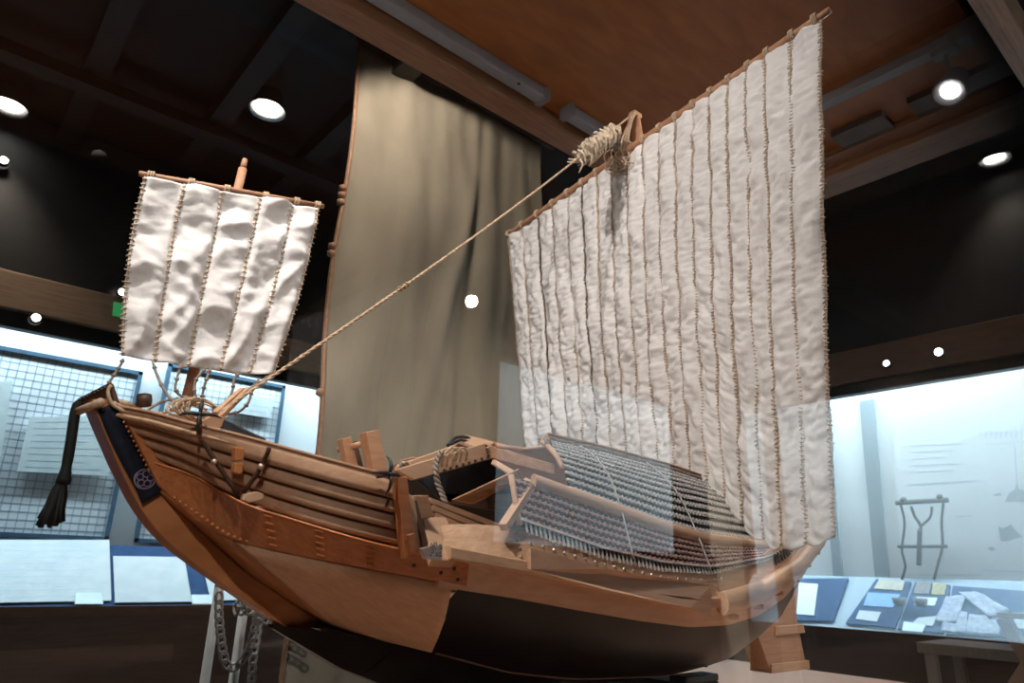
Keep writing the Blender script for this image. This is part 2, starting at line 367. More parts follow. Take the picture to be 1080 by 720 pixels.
# side wale going aft, curving up to the stern
def b_u(u): return float(np.interp(u, [.5, .6, .9, 1.0, 1.2, 1.35, 1.45, 1.52], [.250, .278, .315, .318, .312, .285, .25, .215]))
RailTop = [(.50, .012), (.60, -.001), (.73, -.022), (.87, -.042), (.95, -.044), (1.07, -.026), (1.2, .012), (1.3, .05), (1.40, .085), (1.5, .12)]
def rt_(u): return float(np.interp(u, [a for a, _ in RailTop], [b for _, b in RailTop]))
uu = list(np.linspace(.50, 1.50, 60))
def sh_z(u): return max(rt_(u)+.02, float(np.interp(u, [.5, .58, .74, .85, .96, 1.13, 1.25], [.05, .054, .022, .009, .006, .028, .056])))
def sh_b(u): return b_u(u)-float(np.interp(u, [.5, .58, .64], [.04, .022, .009]))
for sd in (1, -1):
    mb = MB(); rows = []
    for u in uu:
        zb = interp(TopAft, u)[1]; bt = interp(TopAft, u)[0]; zt = rt_(u)
        rows.append([W(u, VC-sd*(b_u(u)-.012), zt), W(u, VC-sd*b_u(u), zt), W(u, VC-sd*(bt+.006), zb-.002), W(u, VC-sd*(bt-.01), zb)])
    mb.loft(rows, False, True); mb.add(rows[0], [(0, 1, 2, 3)]); mb.add(rows[-1], [(3, 2, 1, 0)])
    mb.build('side_plank', M['wood_side'], ship)
    # gunwale shelf: outer rail
    mb = MB(); rows = []
    for u in uu:
        zt = rt_(u); b = b_u(u)+.010
        rows.append([W(u, VC-sd*(b-.028), zt+.014), W(u, VC-sd*b, zt+.012), W(u, VC-sd*b, zt-.002), W(u, VC-sd*(b-.028), zt-.002)])
    mb.loft(rows, False, True); mb.add(rows[0], [(0, 1, 2, 3)]); mb.add(rows[-1], [(3, 2, 1, 0)])
    mb.build('gunwale_rail', M['wood_pale'], ship, bevel=.0015)
    # inner sloping shelf with rows of nails
    mb = MB(); rows = []
    u2 = [u for u in uu if u <= 1.3]
    for u in u2: rows.append([W(u, VC-sd*(b_u(u)-.002), rt_(u)+.010), W(u, VC-sd*((b_u(u)-.002)*.5+sh_b(u)*.5), (rt_(u)+.010+sh_z(u))/2), W(u, VC-sd*sh_b(u), sh_z(u)), W(u, VC-sd*(sh_b(u)-.03), sh_z(u)+.002)])
    mb.loft(rows, False); mb.build('side_shelf', M['deck'], ship)
def nail(mb, u, t):
    y0 = (b_u(u)-.003)*(1-t)+sh_b(u)*t; mb.lathe(W(u, VC-y0, (rt_(u)+.012)*(1-t)+sh_z(u)*t), [(.0024, -.0005), (.002, .0016), (0, .0024)], 6, (0, -.6, .8))
many('shelf_nail', [lambda mb, u=u, t=t: nail(mb, u, t) for t in (.12, .38, .64, .9) for u in np.arange(.60, 1.0, .0175)], M['metal'], ship)
# thick aft rail
ur = list(np.linspace(.955, 1.5, 34))
for sd in (1, -1):
    mb = MB(); rows = []
    for u in ur:
        zt = rt_(u); b = b_u(u)+.012
        c = W(u, VC-sd*b, zt+.004); rows.append([c+Vector((0, -sd*.012*math.cos(a), .017*math.sin(a))) for a in np.linspace(0, 2*math.pi, 11)[:-1]])
    mb.loft(rows, True, True); mb.add(rows[0], [tuple(range(10))]); mb.add(rows[-1], [tuple(range(9, -1, -1))])
    mb.build('aft_rail', M['wood_pale'], ship)
    many('rail_peg', [lambda mb, u=u: mb.lathe(W(u, VC-sd*(b_u(u)), rt_(u)-.022), [(0, -.008), (.004, -.008), (.005, 0), (.004, .014)], 10, (0, sd, 0)) for u in (1.0, 1.08, 1.15, 1.22, 1.29, 1.36, 1.43)], M['wood_pale'], ship)
    # upper stern bulwark with dark gallery slots
    mb = MB(); rows = []
    for u in np.linspace(1.13, 1.52, 20):
        k = (u-1.13)/.39
        rows.append([W(u, VC-sd*(b_u(u)-.004), rt_(u)+.016), W(u, VC-sd*(b_u(u)-.012), rt_(u)+.046+.006*k), W(u, VC-sd*(b_u(u)-.02), rt_(u)+.046), W(u, VC-sd*(b_u(u)-.014), rt_(u)+.012)])
    mb.loft(rows, False, True); mb.build('stern_bulwark', M['wood_pale'], ship)
    if sd == 1: many('gallery_slot', [lambda mb, u=1.16+k*.0115: mb.box(W(u, VC-(b_u(u)-.006), rt_(u)+.03), (.0045, .004, .017)) for k in range(26)], M['lat_dark'], ship)
# wedge shaped end of the pale side fender
for sd in (1, -1):
    g = (lambda p: p) if sd == 1 else mir
    q = [B(560, 578, .30), B(640, 600, .318), B(750, 617, .33), B(750, 651, .33), B(728, 641, .33), B(640, 622, .32), B(560, 600, .30)]
    MB().slab([g(x) for x in q], .006, Vector((0, -sd, 0))).build('side_fender', M['wood_side'], ship)
MB().slab([B(695, 626, .334), B(728, 630, .337), B(741, 633, .337), B(718, 631, .336)], .002, Vector((0, -1, 0))).build('fender_slot', M['black'], ship)

# transom and stern timbers
tz = rt_(1.5)
mb = MB(); rows = [[W(1.5, VC-.215, tz+.05), W(1.5, VC-.215, tz-.02), W(1.49, VC-.19, .052), W(1.49, VC-.045, -.04), W(1.49, VC+.045, -.04), W(1.49, VC+.19, .052), W(1.5, VC+.215, tz-.02), W(1.5, VC+.215, tz+.05)]]
mb.slab(rows[0], .02, Vector((1, 0, 0))); mb.build('transom', M['wood'], ship)
for sd in (1, -1):
    mb = MB(); rows = []
    for u in np.linspace(1.30, 1.505, 12):
        a = C(TopAft, u, sd); c = C(ChAft, u, sd); o = Vector((0, -sd*.004, 0))
        rows.append([a+o, a.lerp(c, .5)+o*1.6+Vector((0, -sd*.016, -.006)), c+o])
    mb.loft(rows); mb.build('quarter_plank', M['wood'], ship, solid=.004)
many('chine_knob', [lambda mb, u=u: mb.lathe(C(ChAft, u, 1)+Vector((0, -.002, .002)), [(0, -.006), (.004, -.005), (.004, .004)], 8, (0, 1, 0)) for u in np.linspace(1.12, 1.46, 6)], M['iron'], ship)
# sternpost and rudder
MB().beam(W(1.475, VC, -.10), W(1.56, VC, .10), .03, .03).build('stern_post', M['wood'], ship)
RU = 1.0
def rud(pts, y0, y1, name, m, parent, bev=.0015):
    q = [P(x, y, v=VC-.024) for x, y in pts]; q = [Vector((p.x, y0, p.z)) for p in q]
    return MB().slab(q, (y1-y0), Vector((0, -1, 0))).build(name, m, parent, bevel=bev)
rd = rud([(812, 615), (843, 612), (840, 650), (851, 704), (813, 709), (800, 672)], VC-.024, VC+.024, 'rudder', M['wood'], ship)
rud([(817, 660), (846, 658), (848, 667), (816, 670)], VC-.028, VC+.028, 'rudder_band', M['wood_pale'], rd)
rud([(812, 700), (852, 696), (853, 705), (812, 710)], VC-.028, VC+.028, 'rudder_band', M['wood_pale'], rd)

# ---- main deck amidships
mb = MB(); rows = []
for u in np.linspace(.46, 1.49, 30):
    b = min(b_u(u), .3)-.045 if u > .5 else .19
    z = rt_(u)+.03 if u > .5 else .05
    rows.append([W(u, VC-b, z), W(u, VC+b, z)])
mb.loft(rows, False); mb.build('main_deck', M['deck'], ship, solid=.005)
# bulkhead closing the fore part
MB().slab([W(.452, VC-.22, .0), W(.452, VC-.228, .094), W(.452, VC+.228, .094), W(.452, VC+.22, .0)], .008, Vector((1, 0, 0))).build('fore_bulkhead', M['wood'], ship)

# ---- lattice bulwarks (near and far)
def lat_pt(u, t):
    """t 0..1 lower tier from shelf to mid rail, 1..2 upper tier"""
    zl = float(np.interp(u, [.58, .74, .85, .96, 1.13, 1.25], [.052, .017, .003, 0.0, .022, .05]))+.006
    zm = float(np.interp(u, [.58, .64, .77, .89, .98, 1.19, 1.25], [.122, .113, .088, .064, .054, .05, .052]))
    zt = float(np.interp(u, [.60, .73, .84, 1.02, 1.15, 1.25], [.197, .190, .188, .180, .168, .155]))
    bl = b_u(u)-.012; bm = b_u(u)-.032; bt = .178
    bt = .182 if u < 1.15 else .178
    if t <= 1: return (bl+(bm-bl)*t, zl+(zm-zl)*t)
    s = t-1; b = bm+(bt-bm)*s+.012*math.sin(math.pi*s); z = zm+(zt-zm)*s+.010*math.sin(math.pi*s)
    return (b, z)
def LP(u, t, sd=1, out=0):
    b, z = lat_pt(u, t); n = Vector((0, -.75, .66)) if t > 1 else Vector((0, -.95, .3)); p = W(u, VC-b, z)+n*out
    return p if sd == 1 else mir(p)
def u_front(t): return .60 if t <= 1 else .635+.095*min(1, (t-1)*1.0)**.6 if t < 1.12 else .69+.03*(t-1)
lu0, lu1, uu1 = .60, 1.185, 1.20
for sd in (1, -1):
    n_ = 40
    mb = MB()
    mb.loft([[LP(u, t, sd) for t in np.linspace(0, 1, 4)] for u in np.linspace(lu0, lu1, n_)])
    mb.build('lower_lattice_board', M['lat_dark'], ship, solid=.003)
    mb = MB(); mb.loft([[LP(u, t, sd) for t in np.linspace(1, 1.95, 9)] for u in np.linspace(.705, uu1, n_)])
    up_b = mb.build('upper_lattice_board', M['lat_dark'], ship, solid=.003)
    if True:
        mb = MB()
        rowsU = 10; step = .0085 if sd == 1 else .017
        for r_ in range(rowsU):
            t = 1.07+r_*(.86/(rowsU-1))
            mb.tube([LP(u, t, sd, .004) for u in np.linspace(.70, uu1, 34)], .0026, 5)
            if sd == 1:
                for k, u in enumerate(np.arange(.712, uu1-.01, step)):
                    a = LP(u, t-.030, sd, .0058); b = LP(u, t+.022, sd, .0058); mb.beam(a, b, .0028, .0022, (0, -.75, .66))
        mb.build('upper_lattice', M['lat_white'], ship)
        mb = MB()
        for r_ in range(6):
            t = .14+r_*(.76/5)
            mb.tube([LP(u, t, sd, .0035) for u in np.linspace(lu0, lu1, 34)], .0022, 5)
            if sd == 1:
                for k, u in enumerate(np.arange(lu0+.01, lu1-.01, .0095)):
                    a = LP(u-.0022, t-.05, sd, .005); b = LP(u+.0022, t+.05, sd, .005); mb.beam(a, b, .0024, .002, (0, -1, .3))
        mb.build('lower_lattice', M['lat_red'], ship)
        mb = MB()
        for u in np.arange(lu0+.01, lu1, .0075): mb.beam(LP(u, -.10, sd, .004), LP(u, .09, sd, .004), .0022, .002, (0, -1, .3))
        mb.tube([LP(u, .1, sd, .006) for u in np.linspace(lu0, lu1, 34)], .0016, 5)
        mb.build('lattice_foot', M['lat_white'], ship)
        # mid rail, top roll
        mb = MB(); rows = []
        for u in np.linspace(.635, 1.21, 40):
            c = LP(u, 1.0, sd, .005); rows.append([c+Vector((0, -sd*.006*math.cos(a), .010*math.sin(a))) for a in np.linspace(0, 2*math.pi, 9)[:-1]])
        mb.loft(rows, True, True); mb.add(rows[0], [tuple(range(8))]); mb.add(rows[-1], [tuple(range(7, -1, -1))])
        mb.build('middle_rail', M['wood_pale'], ship)
        rl = [LP(.700, 1.72, sd, .004), LP(.706, 1.86, sd, .006), LP(.722, 1.98, sd, .006)]+[LP(u, 2.0, sd, .005) for u in np.linspace(.75, 1.2, 24)]
        MB().tube(rl, .0062, 8).build('top_roll', M['rope_grey'], ship)
        MB().tube([p+Vector((0, -sd*.002, .008)) for p in rl], .0025, 6).build('top_cord', M['yard'], ship)
        MB().tube([LP(.699, t, sd, .003) for t in np.linspace(1.3, 1.85, 7)], .004, 6).build('lattice_end_post', M['wood_pale'], ship)
        mb = MB(); mb.tube([LP(lu1, t, sd, .003) for t in np.linspace(0, 1, 5)], .004, 6); mb.tube([LP(lu0, t, sd, .003) for t in np.linspace(0, 1, 5)], .004, 6); mb.build('lattice_posts', M['wood_pale'], ship)
        # sloping fore post
        MB().beam(P(531, 556, v=VC-sd*.27) if sd == 1 else mir(P(531, 556, v=VC-.27)), P(560, 512, v=VC-.25) if sd == 1 else mir(P(560, 512, v=VC-.25)), .012, .010).build('fore_lattice_post', M['wood_pale'], ship)
# roof over the lattice (between the top rolls)
mb = MB(); mb.loft([[LP(u, 1.98, 1, 0), W(u, VC, lat_pt(u, 2)[1]+.004), LP(u, 1.98, -1, 0)] for u in np.linspace(.75, 1.07, 16)])
mb.build('house_roof', M['deck'], ship, solid=.004)
# stiff vertical cords over the lattice
mb = MB()
for u in (.79, .955): mb.tube([LP(u, t, 1, .009) for t in np.linspace(0, 1.95, 16)], .0013, 5)
mb.build('lattice_ties', M['lat_white'], ship)

# ---- waist: hatch frame, boards, bitts, post, anchors
def bd(name, quad, v, th, m, parent=ship, bev=.001, dn=(0, -1, 0)):
    q = [P(x, y, v=vv) for (x, y), vv in zip(quad, v if hasattr(v, '__len__') else [v]*len(quad))]
    return MB().slab(q, th, Vector(dn)).build(name, m, parent, bevel=bev)
hb_ = bd('hatch_frame', [(418, 495), (512, 467), (519, 483), (437, 506)], .80, .01, M['wood_pale'])
many('frame_nail', [lambda mb, k=k: mb.box(P(462+k*6.6, 498-k*2.0, v=.797), (.003, .003, .004)) for k in range(9)]+[lambda mb, k=k: mb.box(P(513+k*.8, 470+k*3.4, v=.797), (.003, .003, .003)) for k in range(4)], M['wood_dark'], hb_)
bd('hatch_frame', [(430, 487), (492, 465), (503, 470), (434, 494)], .93, .012, M['wood_pale'])
bd('hatch_lid', [(480, 463), (491, 458), (521, 466), (515, 472), (500, 470)], [.93, .95, .86, .80, .82], .006, M['wood_pale'], dn=(0, 0, 1))
bd('hatch_side', [(440, 506), (520, 483), (540, 505), (545, 520), (470, 530)], .86, .004, M['black'])
bd('side_board', [(518, 470), (585, 489), (585, 500), (519, 483)], [.80, .74, .74, .80], .008, M['wood'])
bd('side_board', [(522, 484), (562, 507), (558, 512), (520, 489)], [.79, .73, .73, .79], .006, M['wood_pale'])
bd('side_board', [(478, 527), (548, 494), (556, 503), (500, 531)], [.76, .74, .74, .76], .006, M['wood'])
bd('cross_board', [(470, 520), (560, 520), (565, 545), (470, 530)], [.86, .86, .86, .86], .006, M['wood_dark'])
MB().tube([P(523, 470, v=.86), P(580, 478, v=.84)], .004, 8).build('deck_spar', M['yard'], ship)
MB().tube([P(500, 462, v=.92), P(575, 482, v=.9)], .0035, 8).build('deck_spar', M['yard'], ship)
def beam_px(name, a, b, v0, v1, w, h, m, parent=ship, bev=.001):
    return MB().beam(P(*a, v=v0), P(*b, v=v1), w, h).build(name, m, parent, bevel=bev)
bit = beam_px('bitt', (370, 493), (363, 462), .92, .92, .016, .016, M['wood'])
beam_px('bitt', (398, 499), (389, 455), .88, .88, .022, .022, M['wood'])
MB().tube([P(357, 474, v=.94), P(397, 464, v=.87)], .0045, 8).build('bitt_bar', M['wood_pale'], ship)
beam_px('bitt', (378, 494), (371, 466), .95, .95, .012, .012, M['wood_dark'])
# upright post with stay at the waist, near side
beam_px('waist_post', (430, 588), (421, 503), VC-.245, VC-.245, .014, .014, M['wood_red'])
beam_px('waist_stay', (452, 588), (436, 528), VC-.245, VC-.235, .005, .008, M['wood_dark'])
bd('waist_bracket', [(431, 520), (437, 524), (448, 586), (434, 584)], VC-.24, .01, M['wood_pale'])
beam_px('waist_post', (436, 585), (432, 563), VC-.252, VC-.252, .006, .01, M['wood_red'])
bd('waist_box', [(438, 522), (452, 522), (458, 545), (442, 548)], VC-.235, .02, M['wood'])
bd('waist_ledge', [(446, 545), (470, 545), (492, 592), (455, 590)], [VC-.22, VC-.20, VC-.25, VC-.262], .01, M['wood_pale'], dn=(0, -.6, .8))
bd('metal_shoe', [(444, 578), (467, 573), (467, 592), (448, 589)], VC-.27, .006, M['metal'])
mb = MB()
for k in range(30): mb.lathe(P(454+random.random()*12, 572+random.random()*14, v=VC-.272), [(.0012, 0), (0, -.0015)], 5, (0, 1, 0))
mb.build('shoe_studs', M['wood_dark'], ship)
def drod(mb, k):
    a = P(452+k*3, 527+k*8, v=VC-.20); mb.beam(a, a+Vector((.22-.02*k, .01, -.045)), .006, .006)
many('deck_rod', [lambda mb, k=k: drod(mb, k) for k in range(4)], M['wood_pale'], ship)
# lashing hanging from the hatch frame
mb = MB()
pts = [P(466, 476, v=.79), P(461, 485, v=.785), P(460, 497, v=.78), P(462, 510, v=.78), P(466, 520, v=.775), P(469, 528, v=.77), P(472, 532, v=.77)]
L1 = resample(pts, 40)
mb.tube([p+Vector((.0025*math.cos(i*.9), .0025*math.sin(i*.9), 0)) for i, p in enumerate(L1)], .0024, 6)
mb.tube([p+Vector((-.0025*math.cos(i*.9), -.0025*math.sin(i*.9), 0)) for i, p in enumerate(L1)], .0024, 6)
mb.build('hatch_lashing', M['rope_grey'], ship)
mb = MB()
for dx in (0, 5, 11):
    mb.tube(resample([P(466+dx, 492, v=.795), P(468+dx, 480, v=.79), P(476+dx, 472, v=.79), P(482+dx, 476, v=.79), P(480+dx, 486, v=.795)], 16), .0016, 5)
mb.build('rope_coil', M['rope'], ship)
mb = MB()
mb.tube(resample([P(472, 470, v=.9), P(480, 462, v=.9), P(492, 461, v=.9), P(498, 466, v=.9)], 12), .003, 6)
mb.tube(resample([P(476, 468, v=.88), P(486, 464, v=.88), P(494, 466, v=.88)], 12), .0025, 6)
mb.build('black_tie', M['iron'], ship)
# four-claw grapnel anchors
def grapnel(c, s, axis, name='grapnel_anchor'):
    c = Vector(c); ax = Vector(axis).normalized(); a = ax.orthogonal().normalized(); b = ax.cross(a)
    mb = MB(); mb.tube([c-ax*s*.9, c+ax*s*.15], [s*.07, s*.1], 8)
    for k in range(4):
        t = math.pi/4+k*math.pi/2; d = a*math.cos(t)+b*math.sin(t)
        mb.tube([c, c+d*s*.35+ax*s*.12, c+d*s*.7, c+d*s*.95-ax*s*.28], [s*.1, s*.1, s*.075, s*.02], 7)
    return mb.build(name, M['iron'], ship)
grapnel(P(411, 500, v=.700), .024, (.2, -1, .1))
grapnel(P(211, 437, v=.815), .024, (-.3, -.8, .2))

# ---- foredeck gear
MB().beam(P(233, 446, v=.92), P(276, 467, v=.80), .008, .011).build('black_spar', M['iron'], ship)
bd('fairlead_block', [(207, 447), (227, 436), (237, 440), (234, 450), (215, 456)], VC-.12, .03, M['wood'])
beam_px('lever', (227, 437), (256, 411), VC-.10, VC-.07, .007, .008, M['wood_pale'])
beam_px('lever', (232, 440), (262, 410), VC-.11, VC-.08, .006, .006, M['wood'])
MB().tube([P(118, 423, v=VC-.02), P(146, 430, v=VC+.01)], .005, 8).build('bow_bar', M['rope'], ship)
MB().lathe(P(152, 422, v=VC), [(0, -.008), (.008, -.008), (.0095, 0), (.008, .008), (.003, .009), (0, .002)], 14, (1, -.4, .1)).build('bow_roller', M['wood_dark'], ship)
def rope(name, px, v, r, m=M['rope_grey'], n=26, parent=ship, wob=0):
    vs = v if hasattr(v, '__len__') else [v]*len(px)
    q = resample([P(x, y, v=w) for (x, y), w in zip(px, vs)], n)
    if wob: q = [p+Vector((random.uniform(-wob, wob), random.uniform(-wob, wob), random.uniform(-wob, wob))) for p in q]
    mb = MB(); mb.tube(q, r, 6)
    return mb, q
def add_rope(name, *a, **k):
    mb, q = rope(name, *a, **k); return mb.build(name, k.get('m', M['rope_grey']), k.get('parent', ship))
add_rope('bow_lashing', [(117, 406), (114, 412), (117, 424), (128, 432), (150, 437), (172, 441), (190, 436)], VC-.035, .0022, m=M['rope'])
add_rope('bow_lashing', [(119, 424), (140, 433), (168, 436), (196, 428)], VC-.03, .002, m=M['rope'])
add_rope('bow_lashing', [(150, 436), (170, 424), (190, 421), (215, 428)], VC-.02, .002)
def clew(px, v, r=.0018):
    mb, q = rope('clew_line', px, v, r)
    for i in range(2, len(q), 6): mb.lathe(q[i], [(0, -.003), (.003, -.001), (.003, .001), (0, .003)], 6, (q[i]-q[i-1]))
    return mb.build('clew_line', M['rope_grey'], ship)
clew([(130, 378), (127, 385), (120, 396), (115, 404), (117, 410)], VC-.02)
clew([(161, 381), (166, 396), (175, 414), (188, 428), (205, 437), (215, 440)], [VC-.02, VC-.03, VC-.05, VC-.07, VC-.09, VC-.1])
clew([(191, 384), (187, 398), (185, 410), (192, 418), (207, 421)], VC-.03)
clew([(217, 388), (207, 400), (205, 412), (209, 423), (213, 432)], VC-.04)
clew([(222, 389), (216, 405), (212, 425)], VC-.03)
clew([(253, 393), (247, 400), (245, 412), (238, 430), (232, 440)], VC-.05)
clew([(273, 399), (266, 412), (262, 424), (252, 434), (236, 437)], VC-.06)
clew([(285, 396), (271, 405), (258, 414), (240, 430)], VC-.06)
mb = MB()
for k in range(16):
    c = Vector(P(205, 436, v=VC-.06)); pts = []
    a0 = random.random()*6; R_ = .014+random.random()*.022
    for t in np.linspace(0, 4.5+random.random()*2, 16): pts.append(c+Vector((R_*math.cos(a0+t)+random.uniform(-.002, .002), .022*math.sin(a0*2+t*.7), .013*math.sin(a0+t)+.004*k/16)))
    mb.tube(pts, .0014, 5)
mb.build('rope_tangle', M['rope'], ship)
# outer gear on the bow planking
def on_side(name, px, b, r, m, mk=None):
    q = resample([B(x, y, bb) for (x, y), bb in zip(px, b)], 14); mb = MB(); mb.tube([p+Vector((0, -.002*abs(math.sin(i)), 0)) for i, p in enumerate(q)], r, 7); return mb.build(name, m, ship)
on_side('side_lashing', [(213, 465), (232, 494), (250, 521)], [.132, .145, .155], .0027, M['rope_dark'])
on_side('side_lashing', [(284, 472), (274, 494), (256, 520)], [.182, .172, .160], .0027, M['rope_dark'])
many('lashing_ring', [lambda mb, x=x, y=y, b=b: mb.lathe(B(x, y, b+.003), [(0, -.003), (.0035, -.002), (.0035, .002), (0, .003)], 8, (0, 1, 0)) for (x, y, b) in ((226, 487, .142), (275, 492, .175))], M['metal'], ship)
bd('cleat', [(248, 471), (258, 473), (257, 485), (248, 486)], VC-.172, .012, M['wood_red'])
bd('cleat', [(248, 488), (257, 488), (256, 498), (253, 500), (247, 498)], VC-.172, .012, M['wood_red'])
bd('side_chock', [(258, 521), (271, 518), (279, 521), (278, 526), (263, 530), (256, 527)], VC-.172, .010, M['wood_pale'])

# ---- spars, sails
def spar(name, a, b, r0_, r1_, m=M['yard'], n=10): return MB().tube([a, a.lerp(b, .5), b], [r0_, (r0_+r1_)/2+.0005, r1_], n).build(name, m, ship)
fm_b, fm_t = P(191, 446, v=VC+.012), P(256, 178, v=VC+.012)
spar('foremast', fm_b, fm_t, .0072, .0062)
spar('foremast_head', fm_t, P(258.5, 168, v=VC+.012), .0042, .0038)
fy0, fy1 = P(147, 183, v=VC-.004), P(341, 217.5, v=VC-.004)
fy = spar('fore_yard', fy0, fy1, .0039, .0039)
for t in (.05, .245, .43, .645, .83, .96):
    mb = MB(); c = fy0.lerp(fy1, t); d = (fy1-fy0).normalized()
    for k in (-.003, 0, .003): mb.tube([c+d*k+Vector((0, math.cos(a)*.006, math.sin(a)*.006)) for a in np.linspace(0, 2*math.pi, 9)[:-1]], .0014, 4, closed=True)
    mb.build('yard_lashing', M['rope'], fy)

def nz(x, y, s):                                          # cheap smooth noise
    from mathutils import noise
    return noise.noise(Vector((x, y, s)))
def make_sail(name, c00, c10, c01, c11, side_bow, nseam, amp, wr, nrm, hemf, nu, nv, seed, seam_t, seam_r, tooth, belly=0):
    """c00 top left, c10 top right, c01 bottom left, c11 bottom right; hemf(s) shifts the hem"""
    nrm = Vector(nrm).normalized()
    def pt(s, t, raw=False):
        top = c00.lerp(c10, s); bot = c01.lerp(c11, s)+hemf(s)
        p = top.lerp(bot, t)+(c00-c10).normalized()*side_bow*math.sin(math.pi*t)*(2*s-1)
        edges = [0]+list(seam_t)+[1]
        k = max(i for i in range(len(edges)-1) if edges[i] <= s+1e-6) if s < 1 else len(edges)-2
        w = (s-edges[k])/(edges[k+1]-edges[k])
        puff = math.sqrt(max(0, math.sin(math.pi*min(1, max(0, w)))))*amp
        if raw: puff = 0.0
        wrk = wr*(nz(s*nseam*1.1+seed, t*9, 1.3+k)*1.0+.6*nz(s*nseam*2.2, t*22+seed, 5+k*3.7)+.35*nz(s*nseam*4, t*46, 9+k)+.3*nz(s*nseam*3, t*90, 3+k))
        if name == 'fore_sail':
            a_ = nz(s*3.2+seed, t*4.2+s*1.5, 1.3+k*.9); b_ = nz(s*5+seed, t*7.5-s*2.5, 8+k)
            wrk = wr*(1.5*(1-2.6*abs(a_))+.7*(1-2*abs(b_))-.9+.25*nz(s*12, t*30, 4))
        wrk *= min(1, .35+min(w, 1-w)*3) if not raw else .35
        bel = belly*math.sin(math.pi*t)*math.sin(math.pi*s)
        return p+nrm*(puff+wrk+bel)
    rows = [[pt(s, t) for s in np.linspace(0, 1, nu)] for t in np.linspace(0, 1, nv)]
    sail = MB().loft(rows).build(name, M['sail'], ship, solid=.0012)
    for q in list(seam_t)+[0, 1]:
        mb = MB(); s = min(1, max(0, q)); rr = random.Random(int(q*1000)+seed)
        pts = [pt(s, t, True)+nrm*seam_r*.75 for t in np.linspace(0, 1, 70)]
        mb.tube(pts, seam_r*.55, 5)
        n_t = tooth; d = (c10-c00).normalized()
        for k in range(n_t):
            t = (k+.5)/n_t; c = pt(s, t, True)+nrm*seam_r*1.1; a = d*(seam_r*rr.uniform(.8, 1.5)); up_ = (c00-c01).normalized()*seam_r*rr.uniform(-.7, .7)
            mb.tube([c-a-up_, c+nrm*seam_r*.3, c+a+up_], seam_r*.32, 4)
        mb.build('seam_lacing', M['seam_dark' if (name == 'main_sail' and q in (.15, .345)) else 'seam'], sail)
    return sail
# fore sail
fn = Vector((0, -1, 0))
c00, c10, c01, c11 = P(152, 188, v=VC-.010), P(335, 220, v=VC-.010), P(128, 376, v=VC-.014), P(286, 396, v=VC-.014)
make_sail('fore_sail', c00, c10, c01, c11, -.006, 5, .006, .0078, fn, lambda s: Vector((0, 0, -.004*math.sin(math.pi*s))), 76, 80, 3, (.2, .41, .625, .83), .0030, 34)
# main sail: hangs square across the ship
PA, PB = W(1.234, 1.493, 1.0), W(1.083, .407, 1.0)
my = MB(); npt = 24
for_ = [PA.lerp(PB, t) for t in np.linspace(-.004, 1.012, npt)]
yard = my.tube(for_, [.0068+.003*math.sin(math.pi*t) for t in np.linspace(0, 1, npt)], 10).build('main_yard', M['yard'], ship)
sn = (PB-PA).cross(Vector((0, 0, 1))).normalized()
if sn.x > 0: sn = -sn
def SP(x, y): return PP(x, y, PA, sn)
tl, tr = SP(537, 252), SP(866, 22)
bl, br = SP(560, 492), SP(881, 566)
# hem: high inboard (it clears the house roof), low outboard
c01 = SP(560, 500); c01.z = H0+.225; c11 = br.copy(); c11.z = H0+.058
seams = [.075, .150, .22, .285, .345, .40, .455, .51, .562, .612, .66, .708, .754, .80, .845, .888, .94]
edges_ = [0]+seams+[1]
def mhem(s):
    # v of the point -> wanted z
    base = c01.lerp(c11, s); v = base.y
    z = float(np.interp(v, [.50, .56, .61, .655, .70, .75, .80, 1.1, 1.15, 1.25, 1.42], [.062, .052, .050, .072, .125, .172, .182, .182, .182, .18, .17]))
    k = max(i for i in range(len(edges_)-1) if edges_[i] <= s+1e-6) if s < 1 else len(edges_)-2
    w = (s-edges_[k])/(edges_[k+1]-edges_[k]); z -= .008*math.sin(math.pi*w)
    return Vector((0, 0, H0+z-base.z))
make_sail('main_sail', tl, tr, c01, c11, .004, 18, .0095, .0125, sn, mhem, 18*10+1, 260, 11, seams, .0042, 130, belly=.012)
d = (PB-PA).normalized()
for s in [.01]+seams+[.985]:
    mb = MB(); c = PA.lerp(PB, s)
    for k in (-.004, 0, .004): mb.tube([c+d*k+Vector((math.cos(a)*.0115, 0, math.sin(a)*.0115)) for a in np.linspace(0, 2*math.pi, 11)[:-1]], .0019, 4, closed=True)
    mb.build('yard_lashing', M['rope'], yard)
# main mast
mt = P(667, 121, v=VC+.0)
mtop = Vector((1.205, VC, mt.z))
MB().tube([Vector((1.225, VC, H0+rt_(1.2)+.03)), Vector((1.215, VC, mt.z-.1)), mtop], [.020, .016, .012], 12).build('main_mast', M['yard'], ship)
mhd = MB(); a = P(668, 123, u=1.2)
mhd.box(mtop+Vector((0, 0, .003)), (.03, .022, .014)); mhd.build('mast_cap', M['yard'], ship, bevel=.002)
# halyard lashings between mast cap and yard
mb = MB()
for k in range(8):
    a = mtop+Vector((-.02+random.uniform(-.008, .008), random.uniform(-.012, .012), -.002)); b = Vector((1.15, VC+random.uniform(-.02, .02), H0+.985+random.uniform(-.03, .02)))
    mb.tube([a, a.lerp(b, .5)+Vector((-.008, random.uniform(-.006, .006), 0)), b], .002, 5)
c = Vector((1.142, VC+.005, H0+.985))
for k in range(16):
    q = c+Vector((random.uniform(-.008, .004), random.uniform(-.03, .03), random.uniform(-.04, .02))); rr = .010+random.random()*.008; a0 = random.random()*6
    ax = Vector((random.uniform(-1, 1), random.uniform(-1, 1), random.uniform(-1, 1))).normalized(); e1 = ax.orthogonal().normalized(); e2 = ax.cross(e1)
    mb.tube([q+(e1*math.cos(t)+e2*math.sin(t))*rr for t in np.linspace(0, 6.28, 11)[:-1]], .0018, 4, closed=True)
